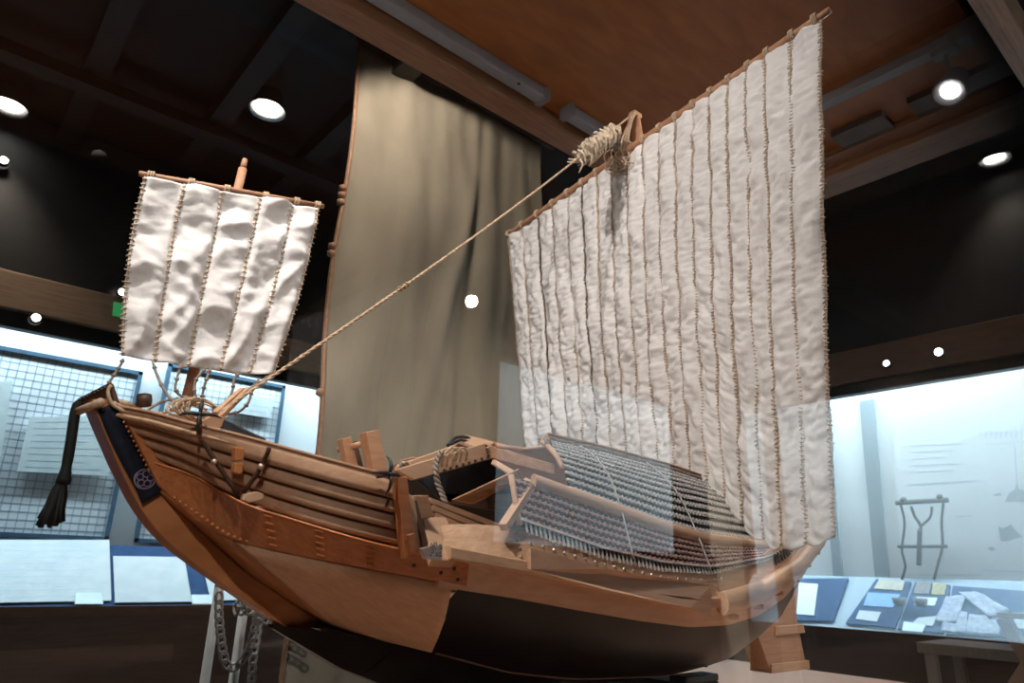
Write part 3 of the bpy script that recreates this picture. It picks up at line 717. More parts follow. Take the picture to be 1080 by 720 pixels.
mb.build('halyard_lashing', M['rope'], ship)
# forestay: laid rope from the bow up to the mast head
fs0 = P(228, 437, v=VC-.10); fsm = P(628, 157, v=VC-.005)
e = mtop+Vector((-.012, -.003, .002))
stay = [fs0.lerp(e, t) for t in np.linspace(0, 1, 460)]
sag = lambda t: Vector((0, 0, -.018*math.sin(math.pi*t)))
mb = MB()
dirv = (e-fs0).normalized(); e1 = dirv.orthogonal().normalized(); e2 = dirv.cross(e1)
for ph in (0, math.pi):
    pts = [p+sag(i/459)+(e1*math.cos(i*.8+ph)+e2*math.sin(i*.8+ph))*.0012 for i, p in enumerate(stay)]
    mb.tube(pts, .0016, 5)
st = mb.build('forestay', M['rope'], ship)
mb = MB()
for t in (.27, .277, .283): 
    c = fs0.lerp(e, t)+sag(t); mb.tube([c+(e1*math.cos(a)+e2*math.sin(a))*.0034 for a in np.linspace(0, 6.28, 9)[:-1]], .0016, 5, closed=True)
mb.build('stay_knot', M['rope'], st)
def t_at(px): return min(np.linspace(.5, 1, 501), key=lambda t: abs(proj(fs0.lerp(e, t)+sag(t))[0]-px))
ta_, tb_ = t_at(609), t_at(649)
mb = MB(); A_ = fs0.lerp(e, ta_)+sag(ta_); B_ = fs0.lerp(e, tb_)+sag(tb_); core = [A_.lerp(B_, t) for t in np.linspace(0, 1, 9)]
mb.tube(core, [.005, .011, .015, .017, .018, .018, .017, .013, .006], 12)
for k in range(120):
    t = random.random(); c = A_.lerp(B_, t); a0 = random.random()*6.28; R_ = .008+.009*math.sin(math.pi*t)
    o = e1*math.cos(a0)+e2*math.sin(a0); tg = -e1*math.sin(a0)+e2*math.cos(a0)
    mb.tube([c+o*R_*.8, c+o*(R_+.006)+tg*.008+Vector((0, 0, -.002)), c+o*(R_+.002)+tg*.02-dirv*.012+Vector((0, 0, -.008))], [.003, .0028, .0014], 5)
mb.build('stay_bundle', M['tuft'], st)

# ================================================================== STAND, CASE
stand = thing('ship_stand', W(.95, VC, -.3), 'dark blue-black block cradle under the hull of the model ship', 'stand')
for u0 in (.70, 1.12):
    zc = -.183
    MB().bx(u0, u0+.10, VC-.14, VC+.14, H0-.299, H0+zc-.002).build('cradle', M['blue_dark'] if False else M['iron'], stand, bevel=.004)
    for sd in (1, -1):
        MB().bx(u0, u0+.10, VC-sd*.10, VC-sd*.14, H0+zc-.002, H0+zc+.010).build('cradle_lip', M['iron'], stand, bevel=.003)
MB().bx(.72, 1.20, VC-.03, VC+.03, H0-.299, H0-.25).build('tie_bar', M['iron'], stand, bevel=.003)

case = thing('display_case', Vector((1.2, VC, 0)), 'large glass case with wooden base and wooden canopy around the model ship', 'display case')
mb = MB().bx(-.55, 2.5, .22, 1.66, H0-.34, H0-.30); mb.build('base_top', M['base'], case, bevel=.004)
MB().bx(-.48, 2.43, .29, 1.59, .0, H0-.34).build('base_body', M['wain'], case)
MB().bx(-.55, 2.44, .36, 1.50, H0+1.56, H0+1.60).build('canopy_panel', M['canopy'], case)
MB().bx(-.6, 2.60, 1.49, 1.58, H0+1.5, H0+1.66).build('canopy_beam', M['case_wood'], case, bevel=.004)
MB().bx(-.6, 2.60, .262, .325, H0+1.5, H0+1.66).build('canopy_beam', M['case_wood'], case, bevel=.004)
MB().bx(2.44, 2.60, .326, 1.489, H0+1.50, H0+1.66).build('canopy_beam', M['case_wood_v'], case, bevel=.004)
MB().bx(2.36, 2.439, .326, 1.489, H0+1.53, H0+1.559).build('canopy_trim', M['case_wood_v'], case, bevel=.003)
MB().bx(-.6, -.50, .326, 1.489, H0+1.50, H0+1.66).build('canopy_beam', M['case_wood_v'], case, bevel=.004)
MB().bx(2.25, 2.36, .36, .62, H0+1.535, H0+1.559).build('canopy_hatch', M['wood_dark'], case)
MB().bx(2.25, 2.36, .70, .88, H0+1.535, H0+1.559).build('canopy_hatch', M['wood_dark'], case)
def pane(name, q, m, parent=None, **kw):
    return MB().add(q, [(0, 1, 2, 3)]).build(name, m, parent, **kw)
zb, zt = H0-.30, H0+1.5
pane('glass_pane', [(-.54, .295, zb), (2.49, .295, zb), (2.49, .295, zt), (-.54, .295, zt)], M['glass'], case)
pane('glass_pane', [(-.54, 1.585, zb), (2.49, 1.585, zb), (2.49, 1.585, zt), (-.54, 1.585, zt)], M['glass_thin'], case)
pane('glass_pane', [(2.49, .295, zb), (2.49, 1.585, zb), (2.49, 1.585, zt), (2.49, .295, zt)], M['glass_thin'], case)

# unlit tube fixtures along the far canopy beam
def tube_fixture(u0, u1, lab):
    t = thing('tube_lamp', W((u0+u1)/2, 1.435, 1.56), lab, 'lamp')
    MB().bx(u0, u1, 1.412, 1.458, H0+1.515, H0+1.559).build('lamp_housing', M['tube'], t, bevel=.008)
    MB().bx(u1-.012, u1+.012, 1.405, 1.462, H0+1.51, H0+1.559).build('end_cap', M['grey_metal'], t, bevel=.004)
    MB().bx(u0-.012, u0+.012, 1.405, 1.462, H0+1.51, H0+1.559).build('end_cap', M['grey_metal'], t, bevel=.004)
    MB().lathe(W(u1-.12, 1.42, 1.514), [(0, -.002), (.006, -.002), (.006, .001)], 10).build('screw_hole', M['iron'], t)
    return t
tube_fixture(.22, 1.32, 'long unlit grey tube lamp on the canopy, the nearer of two')
tube_fixture(1.44, 2.01, 'unlit grey tube lamp on the canopy, farther one behind the rope tuft')

# track rail with spotlight
trk = thing('lighting_track', W(2.05, .8, 1.56), 'pale grey lighting track running across the wooden canopy panel', 'lighting track')
MB().bx(2.03, 2.07, .37, 1.38, H0+1.525, H0+1.559).build('rail', M['tube'], trk, bevel=.003)
MB().bx(2.02, 2.08, .365, .42, H0+1.515, H0+1.559).build('power_feed', M['grey_metal'], trk, bevel=.004)
def spot_fixture(name, top, aim, label, lit=True):
    """top: hanging point; aim: direction of the beam"""
    t = thing(name, top, label, 'spotlight'); top = Vector(top); aim = Vector(aim).normalized()
    MB().bx(top.x-.02, top.x+.02, top.y-.035, top.y+.035, top.z-.02, top.z).build('adapter', M['tube'], t, bevel=.003)
    hc = top+Vector((0, 0, -.13))
    MB().beam(top+Vector((0, 0, -.02)), hc+Vector((0, 0, .035)), .012, .012, (0, 1, 0)).build('arm', M['tube'], t)
    MB().lathe(hc, [(0, -.06), (.03, -.058), (.036, -.02), (.042, .03), (.046, .04), (.040, .041), (.034, .030), (0, .03)], 24, aim).build('lamp_head', M['tube'], t)
    if lit: MB().lathe(hc, [(.026, .032), (.016, .034), (0, .035)], 20, aim).build('lamp_face', M['lampface'], t)
    return hc+aim*.06
spot1 = spot_fixture('track_spotlight', W(2.05, .44, 1.524), (-.55, .15, -.8), 'lit white spotlight hanging from the track at right of the main sail')

def add_light(name, kind, loc, energy, color, aim=None, **kw):
    l = bpy.data.lights.new(name, kind); l.energy = energy; l.color = color
    for k, v in kw.items(): setattr(l, k, v)
    o = bpy.data.objects.new(name, l); COL.objects.link(o); o.location = loc
    if aim is not None: o.rotation_euler = Vector(aim).to_track_quat('-Z', 'Y').to_euler()
    return o
WARM = (1, .86, .72)
def spot(name, loc, tgt, e, ang=60, col=WARM, r=.03, bl=.5):
    return add_light(name, 'SPOT', loc, e, col, Vector(tgt)-Vector(loc), spot_size=math.radians(ang), spot_blend=bl, shadow_soft_size=r)

# ================================================================== ROOM
def struct(name, mb, m, parent=None, **kw):
    o = mb.build(name, m, parent, **kw)
    if parent is None: o['kind'] = 'structure'
    return o
U0, U1, V0, V1, ZC = -3.0, 4.0, -2.0, 4.0, 2.2
struct('floor', MB().bx(U0-.1, U1+.7, V0-.6, V1+.6, -.1, 0), M['floor'])
struct('ceiling', MB().bx(U0-.1, U1+.7, V0-.6, V1+.6, H0+ZC, H0+ZC+.1), M['black_ceil'])
# left (far) wall: wainscot, showcase opening, header, fascia, dark boards
struct('wall_left', MB().bx(U0, U1, V1, V1+.08, 0, H0-.235), M['black_wall'])
struct('wall_left_upper', MB().bx(U0, U1, V1+.02, V1+.08, H0+1.06, H0+ZC), M['black_wall'])
struct('wall_left_outer', MB().bx(U0, U1, V1+.5, V1+.55, 0, H0+ZC), M['black_wall'])
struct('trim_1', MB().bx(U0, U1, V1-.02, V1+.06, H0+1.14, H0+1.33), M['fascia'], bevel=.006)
struct('trim_2', MB().bx(U0, U1, V1-.008, V1, .0, H0-.25), M['wain'])
struct('trim_3', MB().bx(U0, U1, V1-.012, V1+.03, H0-.27, H0-.225), M['wood_dark'])
struct('wall_right', MB().bx(U1, U1+.08, V0, V1, 0, H0-.265), M['black_wall'])
struct('wall_right_upper', MB().bx(U1+.02, U1+.08, V0, V1, H0+1.03, H0+ZC), M['black_wall'])
struct('wall_right_outer', MB().bx(U1+.5, U1+.55, V0, V1+.5, 0, H0+ZC), M['black_wall'])
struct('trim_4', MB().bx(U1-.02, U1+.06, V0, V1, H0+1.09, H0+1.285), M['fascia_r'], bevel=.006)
struct('trim_5', MB().bx(U1-.008, U1, V0, V1, 0, H0-.27), M['wain'])
struct('trim_6', MB().bx(U1-.012, U1+.03, V0, V1, H0-.29, H0-.25), M['wood_dark'])
# near wall (behind the visitor) with its own showcase, seen in the glass
struct('wall_near', MB().bx(U0, 2.12, V0-.08, V0, 0, H0+ZC).bx(2.12, U1, V0-.08, V0, 0, H0+.12).bx(2.12, U1, V0-.08, V0, H0+1.04, H0+ZC).bx(U0, U1, V0-.5, V0-.45, 0, H0+ZC), M['black_wall'])
struct('wall_back', MB().bx(U0-.08, U0, V0, V1, 0, H0+ZC), M['black_wall'])
# posts standing against the right showcase on the visitors' side (seen mirrored in the case glass)
for i, (xa, xb) in enumerate(((750, 783), (668, 682), (814, 829))):
    a = P(xa, 540, u=U1-.03).y; b = P(xb, 540, u=U1-.03).y
    a, b = sorted((.59-a, .59-b)); struct('trim_%d' % (17+i), MB().bx(U1-.06, U1-.021, a, b, 0, H0+ZC), M['fascia'])
# rafters under the dark ceiling
for k, (a, b) in enumerate([((.2, 1.7), (.2, 3.98)), ((.75, 1.7), (.75, 3.98)), ((1.25, 1.7), (1.25, 3.98)), ((2.75, -1.9), (2.75, 3.98)), ((3.4, -1.9), (3.4, 3.98))]):
    struct('trim_%d' % (7+k), MB().bx(a[0]-.05, a[0]+.05, a[1], b[1], H0+ZC-.10, H0+ZC), M['rafter'])
struct('trim_12', MB().bx(U0, U1, 3.25, 3.35, H0+ZC-.16, H0+ZC-.10), M['rafter'])

# showcase interiors (setting)
def showcase(n, back, desk, extra):
    pass
struct('wall_left_showcase', MB().bx(U0, U1+.45, V1+.42, V1+.46, H0-.25, H0+1.75), M['show_wall'])
struct('ceiling_left_showcase', MB().bx(U0, U1+.42, V1+.10, V1+.42, H0+1.75, H0+1.77), M['show_wall'])
struct('wall_right_showcase', MB().bx(U1+.42, U1+.46, V0, V1+.42, H0-.3, H0+1.75), M['show_wall'])
struct('ceiling_right_showcase', MB().bx(U1+.10, U1+.42, V0, V1+.09, H0+1.75, H0+1.77), M['show_wall'])
struct('wall_near_showcase', MB().bx(2.12, U1, V0-.40, V0-.36, H0-.3, H0+1.2), M['show_wall'])
dl = MB().slab([W(U0, V1+.01, -.235), W(U1, V1+.01, -.235), W(U1, V1+.36, .065), W(U0, V1+.36, .065)], .02, Vector((0, -.65, .76)))
struct('trim_13', dl, M['blue_dark'])
dr = MB().slab([W(U1+.01, V0, -.262), W(U1+.01, V1, -.262), W(U1+.38, V1, .02), W(U1+.38, V0, .02)], .02, Vector((-.606, 0, .795)))
struct('trim_14', dr, M['desk_r'])
# showcase glass
g = pane('window_1', [W(U0, V1+.005, -.235), W(U1, V1+.005, -.235), W(U1, V1+.005, 1.14), W(U0, V1+.005, 1.14)], M['glass_thin']); g['kind'] = 'structure'
g = pane('window_2', [W(U1+.005, V0, -.262), W(U1+.005, V1, -.262), W(U1+.005, V1, 1.10), W(U1+.005, V0, 1.10)], M['glass_thin']); g['kind'] = 'structure'
# light strips inside the showcases
COOL = (.72, .90, 1.0)
for i, (cx, cy, sx, sy, aim, lab) in enumerate([(.5, V1+.15, 6.5, .08, (0, .22, -1), 'far'), (U1+.15, 1.0, .08, 5.8, (.22, 0, -1), 'right'), (3.05, V0-.12, 1.8, .08, (0, -.35, -1), 'near')]):
    l = add_light('showcase_light', 'AREA', W(cx, cy, 1.17+.48*(i < 2)), (180, 200, 190)[i], COOL, aim, shape='RECTANGLE', size=max(sx, sy), size_y=min(sx, sy))
    if sy > sx: zz = -Vector(aim).normalized(); xx = Vector((0, 1, 0)); yy = zz.cross(xx); l.rotation_euler = Matrix((xx, yy, zz)).transposed().to_euler()

# ---- left showcase contents
nL = (0, -.49, .87); pL = W(0, V1+.01, -.227)
def DL(x, y): return PP(x, y, W(0, V1+.01, -.230), (0, -.651, .759))
def sheet(name, quad, fn, m, label, cat, th=.006, n=(0, -.651, .759), group=None, lines=0):
    q = [fn(x, y) for x, y in quad]; nn = Vector(n).normalized(); q = [p+nn*th for p in q]
    t = thing(name, (q[0]+q[2])/2-nn*th, label, cat, group)
    MB().slab(q, th*.9, nn).build('sheet', m, t)
    if lines:
        mb = MB()
        for k in range(lines):
            s = (k+.8)/(lines+.6); a = q[0].lerp(q[3], s); b = q[1].lerp(q[2], s); wv = .9 if k % 3 else .7
            mb.beam(a.lerp(b, .07), a.lerp(b, wv), .004, .001, tuple(nn))
        mb.build('text_lines', M['ink_blue'], t)
    return t
sheet('document', [(-40, 570), (115, 570), (117, 634), (-42, 637)], DL, M['paper'], 'wide pale document sheet on the desk below the leftmost grid panel', 'document', lines=9)
sheet('document', [(119, 587), (194, 588), (202, 635), (121, 636)], DL, M['paper'], 'square white document sheet on the desk right of the wide sheet', 'document')
sheet('document', [(213, 595), (290, 600), (300, 632), (222, 634)], DL, M['paper'], 'white document sheet on the desk partly hidden behind the bow', 'document')
def DLc(x, y): return DL(x, y)+Vector((0, -.651, .759))*.008
sheet('caption_card', [(79, 627), (106, 627), (108, 639), (78, 639)], DLc, M['paper_g'], 'small greenish caption card at the edge of the wide document', 'caption card')
sheet('caption_card', [(201, 629), (222, 629), (224, 639), (202, 639)], DLc, M['paper_g'], 'small greenish caption card between the two white documents', 'caption card')
VG = V1+.39
def grid_panel(u0, u1, z0, z1, label):
    t = thing('grid_panel', W((u0+u1)/2, VG, z0), label, 'display panel')
    w = .022
    mb = MB(); mb.bx(u0, u1, VG-.012, VG+.012, H0+z0, H0+z0+w); mb.bx(u0, u1, VG-.012, VG+.012, H0+z1-w, H0+z1)
    mb.bx(u0, u0+w, VG-.012, VG+.012, H0+z0, H0+z1); mb.bx(u1-w, u1, VG-.012, VG+.012, H0+z0, H0+z1); mb.build('frame', M['blue_frame'], t)
    mb = MB()
    for x in np.arange(u0+.045, u1-.02, .040): mb.bx(x-.0026, x+.0026, VG-.0006, VG+.002, H0+z0, H0+z1)
    for z in np.arange(z0+.045, z1-.02, .040): mb.bx(u0+.01, u1-.01, VG-.0006, VG+.002, H0+z-.0026, H0+z+.0026)
    mb.build('wire_grid', M['grid'], t)
    MB().bx(u0+.01, u1-.01, VG+.0002, VG+.006, H0+z0+.01, H0+z1-.01).build('added_backing', M['show_wall'], t)  # backing added so wire shadows do not darken the panel
    return t
k_ = VG/4.3
grid_panel(.03, .868, .085, 1.045, 'blue-framed wire grid panel left of the bow')
grid_panel(.995, 1.735, .085, 1.13, 'blue-framed wire grid panel behind the foremast foot')
grid_panel(-.95, -.02, .085, 1.045, 'blue-framed wire grid panel at the far left edge')
grid_panel(2.55, 3.6, .085, 1.06, 'blue-framed wire grid panel behind the hanging canvas')
def DG(x, y): return P(x, y, v=VG-.013)
sheet('placard', [(31, 440), (119, 439), (114, 502), (18, 497)], DG, M['paper_g'], 'pale green text placard hung on the grid panel left of the bow', 'placard', th=.012, n=(0, -1, 0), lines=8)
sheet('placard', [(-30, 402), (13, 402), (-1, 498), (-45, 498)], DG, M['paper_g'], 'pale placard cut off by the left edge of the photo', 'placard', th=.012, n=(0, -1, 0))
sheet('placard', [(240, 411), (289, 421), (284, 441), (238, 434)], DG, M['paper_g'], 'small pale placard on the grid panel under the forestay', 'placard', th=.012, n=(0, -1, 0), lines=3)

# ---- right showcase contents
VR = U1+.40
def DR(x, y, h=0): return PP(x, y, W(U1+.01, 0, -.262), (-.606, 0, .795))+Vector((-.606, 0, .795))*h
nR = (-.606, 0, .795)
struct('trim_15', MB().slab([P(906, 423, u=VR), P(921, 420, u=VR), P(938, 612, u=VR), P(923, 614, u=VR)], .02, Vector((-1, 0, 0))), M['steel'])
struct('trim_16', MB().slab([P(864, 424, u=VR), P(872, 423, u=VR), P(890, 625, u=VR), P(880, 625, u=VR)], .02, Vector((-1, 0, 0))), M['steel'])
def board(quad, label, m='blue_dark'):
    q = [DR(x, y, .004) for x, y in quad]; t = MB().slab([p+Vector(nR)*.012 for p in q], .012, Vector(nR)).build('slanted_board', M[m]); t['label'] = label; t['category'] = 'display board'; return t
board([(925, 613), (962, 616), (945, 664), (893, 659)], 'blue cloth slanted board holding a cream card and pale blue sheet')
board([(966, 616), (1003, 619), (996, 670), (948, 665)], 'blue cloth slanted board holding prints and two small bowls')
board([(1006, 620), (1110, 628), (1115, 676), (999, 671)], 'blue cloth slanted board under the printed cotton garment')
board([(820, 612), (896, 612), (880, 657), (800, 655)], 'blue cloth slanted board seen just behind the stern')
def card(quad, m, label, cat='card', th=.005, hh=.018, name='caption_card'):
    q = [DR(x, y, hh) for x, y in quad]; o = MB().slab([p+Vector(nR)*th for p in q], th, Vector(nR)).build(name, M[m]); o['label'] = label; o['category'] = cat; return o
card([(929, 614), (956, 616), (953, 626), (923, 624)], 'cream', 'cream card at the top of the blue board nearest the stern', name='title_card')
card([(917, 628), (951, 630), (943, 644), (912, 642)], 'paper_b', 'pale blue sheet in the middle of the blue board', name='document')
card([(908, 647), (931, 649), (926, 659), (904, 656)], 'paper', 'white caption card low on the board with the pale blue sheet')
card([(969, 617), (984, 618), (981, 630), (965, 629)], 'photo', 'dark brown print above the two small bowls', 'print', name='photo_print')
card([(986, 618), (1000, 619), (997, 631), (984, 630)], 'photo_y', 'yellow-brown print beside the dark brown print', 'print', name='photo_print')
card([(968, 633), (990, 634), (987, 642), (966, 641)], 'paper_g', 'pale green caption card between the prints and the bowls')
card([(970, 655), (991, 653), (985, 664), (964, 661)], 'paper', 'white caption card in front of the right small bowl')
card([(955, 659), (978, 662), (974, 671), (953, 669)], 'paper_g', 'green caption card at the front edge of the board with bowls')
card([(838, 617), (864, 619), (860, 652), (832, 650)], 'paper_g', 'pale green and white sheet behind the stern', 'document', name='document')
card([(1072, 652), (1092, 651), (1095, 668), (1070, 666)], 'paper', 'white paper sheet at the right edge of the desk', 'document', name='document')
for (x, y, lab) in ((952, 646, 'small grey clay bowl, the left one of two on the blue board'), (975, 647, 'small grey clay bowl, the right one of two on the blue board')):
    c = DR(x, y, .040); o = MB().lathe(c, [(0, 0), (.022, 0), (.030, .02), (.036, .045), (.030, .045), (.022, .02), (0, .012)], 20, (0, 0, 1)).build('clay_bowl', M['bowl']); o['label'] = lab; o['category'] = 'bowl'; o['group'] = 'small bowls on the blue board'
# printed cotton garment lying folded
gar = thing('cotton_garment', DR(1020, 650, .02), 'pale printed cotton garment with spread sleeves on the showcase desk', 'garment')
def cloth_patch(quad, name, h, m='fabric'):
    q = [DR(x, y, h) for x, y in quad]; rows = []
    for i in range(11):
        rows.append([q[0].lerp(q[1], j/10).lerp(q[3].lerp(q[2], j/10), i/10)+Vector(nR)*(.008*nz(i*.5, j*.5, h*50)+.006) for j in range(11)])
    return MB().loft(rows).build(name, M[m], gar, solid=.004)
cloth_patch([(1000, 634), (1022, 632), (1010, 662), (988, 660)], 'sleeve', .024)
cloth_patch([(1014, 630), (1034, 630), (1068, 650), (1046, 658)], 'sleeve', .030)
cloth_patch([(1000, 646), (1022, 650), (1022, 672), (994, 670)], 'body_panel', .020)
cloth_patch([(1024, 652), (1058, 656), (1056, 674), (1020, 672)], 'skirt_panel', .020)
# carrying rack of dark wood
rk = thing('wooden_rack', P(970, 611, u=U1+.36), 'dark curved wooden carrying rack with a forked centre standing in the right showcase', 'rack')
def RK(pts, w, name):
    q = resample([P(x, y, u=U1+.35) for x, y in pts], 12); MB().tube(q, w, 8).build(name, M['rack'], rk)
RK([(945, 530), (1000, 527)], .014, 'top_bar'); RK([(947, 576), (999, 576)], .009, 'lower_bar')
RK([(950, 532), (954, 552), (951, 580), (955, 596), (951, 611)], .007, 'side_leg'); RK([(995, 530), (993, 550), (994, 576), (990, 592), (985, 611)], .007, 'side_leg')
RK([(961, 534), (965, 545), (971, 555), (969, 575)], .008, 'fork_arm'); RK([(983, 534), (981, 545), (972, 554)], .007, 'fork_arm')
RK([(970, 558), (969, 596)], .013, 'centre_stake')
for x, y in ((953, 527), (991, 524)): MB().lathe(P(x, y, u=U1+.35), [(0, -.016), (.014, -.014), (.018, 0), (.014, .014), (0, .016)], 14, (1, 0, 0)).build('top_knob', M['rack'], rk)
# big pale wall poster with faint drawings
UPo = U1+.412
def Q(x, y, o=0): return P(x, y, u=UPo-o)
po = thing('wall_poster', Q(1010, 612), 'large pale wall poster with faint ship drawings and small text', 'poster')
MB().slab([Q(940, 428), Q(1130, 405), Q(1140, 618), Q(950, 608)], .004, Vector((-1, 0, 0))).build('poster_sheet', M['show_wall'], po)
mb = MB()
for (x0, y0, x1, y1, w) in [(957, 511, 1029, 507, .006), (1007, 545, 1025, 544, .006), (1035, 469, 1080, 466, .003), (1036, 601, 1080, 603, .004), (958, 606, 1035, 606, .004)]: mb.beam(Q(x0, y0, .0005), Q(x1, y1, .0005), .0006, w, (0, 0, 1))
for k in range(9):
    x = 1034+k*5.4
    mb.beam(Q(x, 462, .0005), Q(x+.3, 454, .0005), .0006, .004, (0, 1, 0)); mb.beam(Q(x-1.6, 458-k*.3, .0005), Q(x+2, 457-k*.3, .0005), .0006, .003)
    if k % 2: mb.beam(Q(x-1.5, 461, .0005), Q(x+2, 455, .0005), .0006, .003)
mb.build('poster_text', M['ink_blue'], po)
mb = MB()
for r_ in range(5):
    mb.beam(Q(960, 470+r_*7, .0005), Q(1015-(r_ % 3)*9, 468+r_*7, .0005), .0006, .003)
mb.build('poster_text', M['ink_blue'], po)
mb = MB()
mb.slab([Q(1060, 529, .0005), Q(1064, 520, .0005), Q(1070, 516, .0005), Q(1072, 510, .0005), Q(1076, 516, .0005), Q(1100, 520, .0005), Q(1100, 530, .0005)], .0006, Vector((-1, 0, 0)))
mb.beam(Q(1073, 512, .0005), Q(1070, 470, .0005), .0006, .004, (0, 1, 0))
mb.slab([Q(1053, 555, .0005), Q(1058, 557, .0005), Q(1066, 553, .0005), Q(1072, 560, .0005), Q(1079, 566, .0005), Q(1060, 571, .0005), Q(1055, 570, .0005)], .0006, Vector((-1, 0, 0)))
mb.slab([Q(1041, 578, .0005), Q(1046, 576, .0005), Q(1051, 579, .0005), Q(1046, 581, .0005)], .0006, Vector((-1, 0, 0)))
mb.beam(Q(1048, 522, .0005), Q(1056, 521, .0005), .0006, .012)
mb.build('ship_drawing', M['ink'], po)

# wooden table in front of the right showcase
tb = thing('low_table', Vector((3.72, 1.0, 0)), 'plain wooden table in front of the right showcase', 'table')
q0 = P(972, 676, u=3.62); zt_ = q0.z
MB().bx(3.55, 3.93, .3, q0.y, zt_-.045, zt_).build('table_top', M['table_wood'], tb, bevel=.004)
for (x, y) in ((3.57, q0.y-.05), (3.90, q0.y-.05), (3.57, .36), (3.90, .36)): MB().bx(x-.022, x+.022, y-.022, y+.022, 0, zt_-.045).build('leg', M['table_wood'], tb, bevel=.003)
MB().beam((3.58, q0.y-.05, .25), (3.58, .36, .25), .03, .03).build('stretcher', M['table_wood'], tb)

# pale folding stand at the right edge
fs = thing('folding_stand', Vector((3.3, .62, 0)), 'pale wooden crossed-leg folding stand cut off by the right edge', 'stand')
for a, b in (((1058, 651), (1112, 742)), ((1118, 652), (1064, 735))):
    A1, B1 = P(*a, u=3.3), P(*b, u=3.3); d_ = (B1-A1)*(A1.z/(A1.z-B1.z)); MB().beam(A1, A1+d_*.985, .045, .05, (1, 0, 0)).build('crossed_leg', M['base'], fs, bevel=.004)
p1, p2 = P(1056, 651, u=3.3), P(1122, 652, u=3.3)
MB().bx(3.25, 3.38, min(p1.y, p2.y), max(p1.y, p2.y), p1.z, p1.z+.02).build('stand_top', M['base'], fs, bevel=.003)
# ---- hanging canvas (old sail) behind the case
VCv = 2.3
ca = thing('hanging_canvas', Vector((1.6, VCv, .55)), 'large worn tan canvas sail hanging from the ceiling behind the case', 'hanging sail')
mb = MB(); rows = []
for t in np.linspace(0, 1, 90):
    z = ZC-.02-t*2.95; row = []
    for s in np.linspace(0, 1, 110):
        u = 1.045+s*1.09+.012*math.sin(z*5)
        fold = .012*math.sin(s*7+.8*z)*(.3+.7*(1-t))+.004*math.sin(s*31+z*1.7)+.03*nz(s*3, z*1.1, 2)+.010*nz(s*14, z*3, 4)
        cs = .55-.18*(t-.28)*2
        fold += -.022*math.exp(-((s-(.60-.45*max(0, t-.12)))/.035)**2)*max(0, math.sin(math.pi*min(1, t*1.5)))
        fold += .020*math.exp(-((s-(.63-.12*t))/.03)**2)*.7
        row.append(W(u, VCv+fold, z))
    rows.append(row)
mb.loft(rows); mb.build('canvas_cloth', M['canvas'], ca, solid=.004)
mb = MB(); mb.tube([r[0]+Vector((-.004, -.006, 0)) for r in rows], .009, 6)
for k in (22, 23, 24, 30, 31, 48): mb.lathe(rows[k][0]+Vector((-.014, -.006, 0)), [(0, -.018), (.016, -.008), (.016, .008), (0, .018)], 8)
mb.build('bolt_rope', M['yard'], ca)
MB().tube([W(1.0, VCv, ZC-.02), W(2.2, VCv, ZC-.02)], .02, 10).build('hanging_rod', M['wood_dark'], ca)

# ---- chain barrier posts and white plastic chain
def post(px, label, v=2.15):
    a = P(*px, v=v); t = thing('barrier_post', Vector((a.x, a.y, 0)), label, 'post', 'grey posts under the bow')
    MB().tube([(a.x, a.y, .02), (a.x, a.y, a.z)], .0135, 12).build('pole', M['white_plastic'], t)
    MB().lathe((a.x, a.y, 0), [(.038, 0), (.038, .012), (.03, .022), (.014, .03)], 24).build('foot', M['grey_metal'], t)
    MB().lathe((a.x, a.y, a.z), [(.013, -.002), (.017, 0), (.015, .02), (0, .026)], 12).build('post_cap', M['white_plastic'], t)
    return a
pa = post((232, 614), 'thin grey barrier post, the left one of two under the bow')
pb = post((259, 628), 'thin grey barrier post, the right one of two under the bow')
def chain(name, px, v, label, r=.0042):
    q = resample([P(x, y, v=v) for x, y in px], 400); L = sum((b-a).length for a, b in zip(q, q[1:])); n = int(L/.023); mb = MB()
    pts = resample(q, n*2+1, False)
    for i in range(n):
        c = pts[2*i+1]; t = (pts[2*i+2]-pts[2*i]).normalized(); s = t.cross(Vector((0, 1, 0)) if i % 2 else Vector((.7, 0, .7)))
        if s.length < .1: s = t.orthogonal()
        s.normalize()
        if i % 2 == 0: s = t.cross(s).normalized()
        mb.tube([c+t*.0165*math.cos(a)+s*.0095*math.sin(a) for a in np.linspace(0, 2*math.pi, 13)[:-1]], r, 6, closed=True)
    o = mb.build(name, M['white_plastic']); o['label'] = label; o['category'] = 'chain'; return o
chain('plastic_chain', [(231, 625), (231, 650), (234, 680), (240, 702), (252, 700), (263, 683), (269, 660), (272, 648)], 2.11, 'white plastic chain hanging in a loop between the two posts')
chain('plastic_chain', [(258, 636), (266, 644), (274, 650), (290, 659), (308, 667), (325, 678)], 2.105, 'white plastic chain running right from the post toward the canvas')
chain('plastic_chain', [(262, 630), (272, 641), (288, 650), (306, 660), (322, 670)], 2.16, 'white plastic chain just above the other one running toward the canvas')
chain('plastic_chain', [(274, 652), (271, 670), (267, 695), (265, 730)], 2.14, 'white plastic chain end hanging straight down right of the posts')
mb = MB(); kn = P(258, 633, v=2.09)
for k in range(14):
    ax = Vector((random.uniform(-1, 1), random.uniform(-1, 1), random.uniform(-1, 1))).normalized(); e1_ = ax.orthogonal().normalized(); e2_ = ax.cross(e1_); c = kn+Vector((random.uniform(-.02, .02), random.uniform(-.02, .02), random.uniform(-.03, .03)))
    mb.tube([c+e1_*.016*math.cos(a)+e2_*.010*math.sin(a) for a in np.linspace(0, 2*math.pi, 13)[:-1]], .0042, 6, closed=True)
o = mb.build('chain_bundle', M['white_plastic']); o['label'] = 'bundle of white plastic chain knotted at the top of the right post'; o['category'] = 'chain'

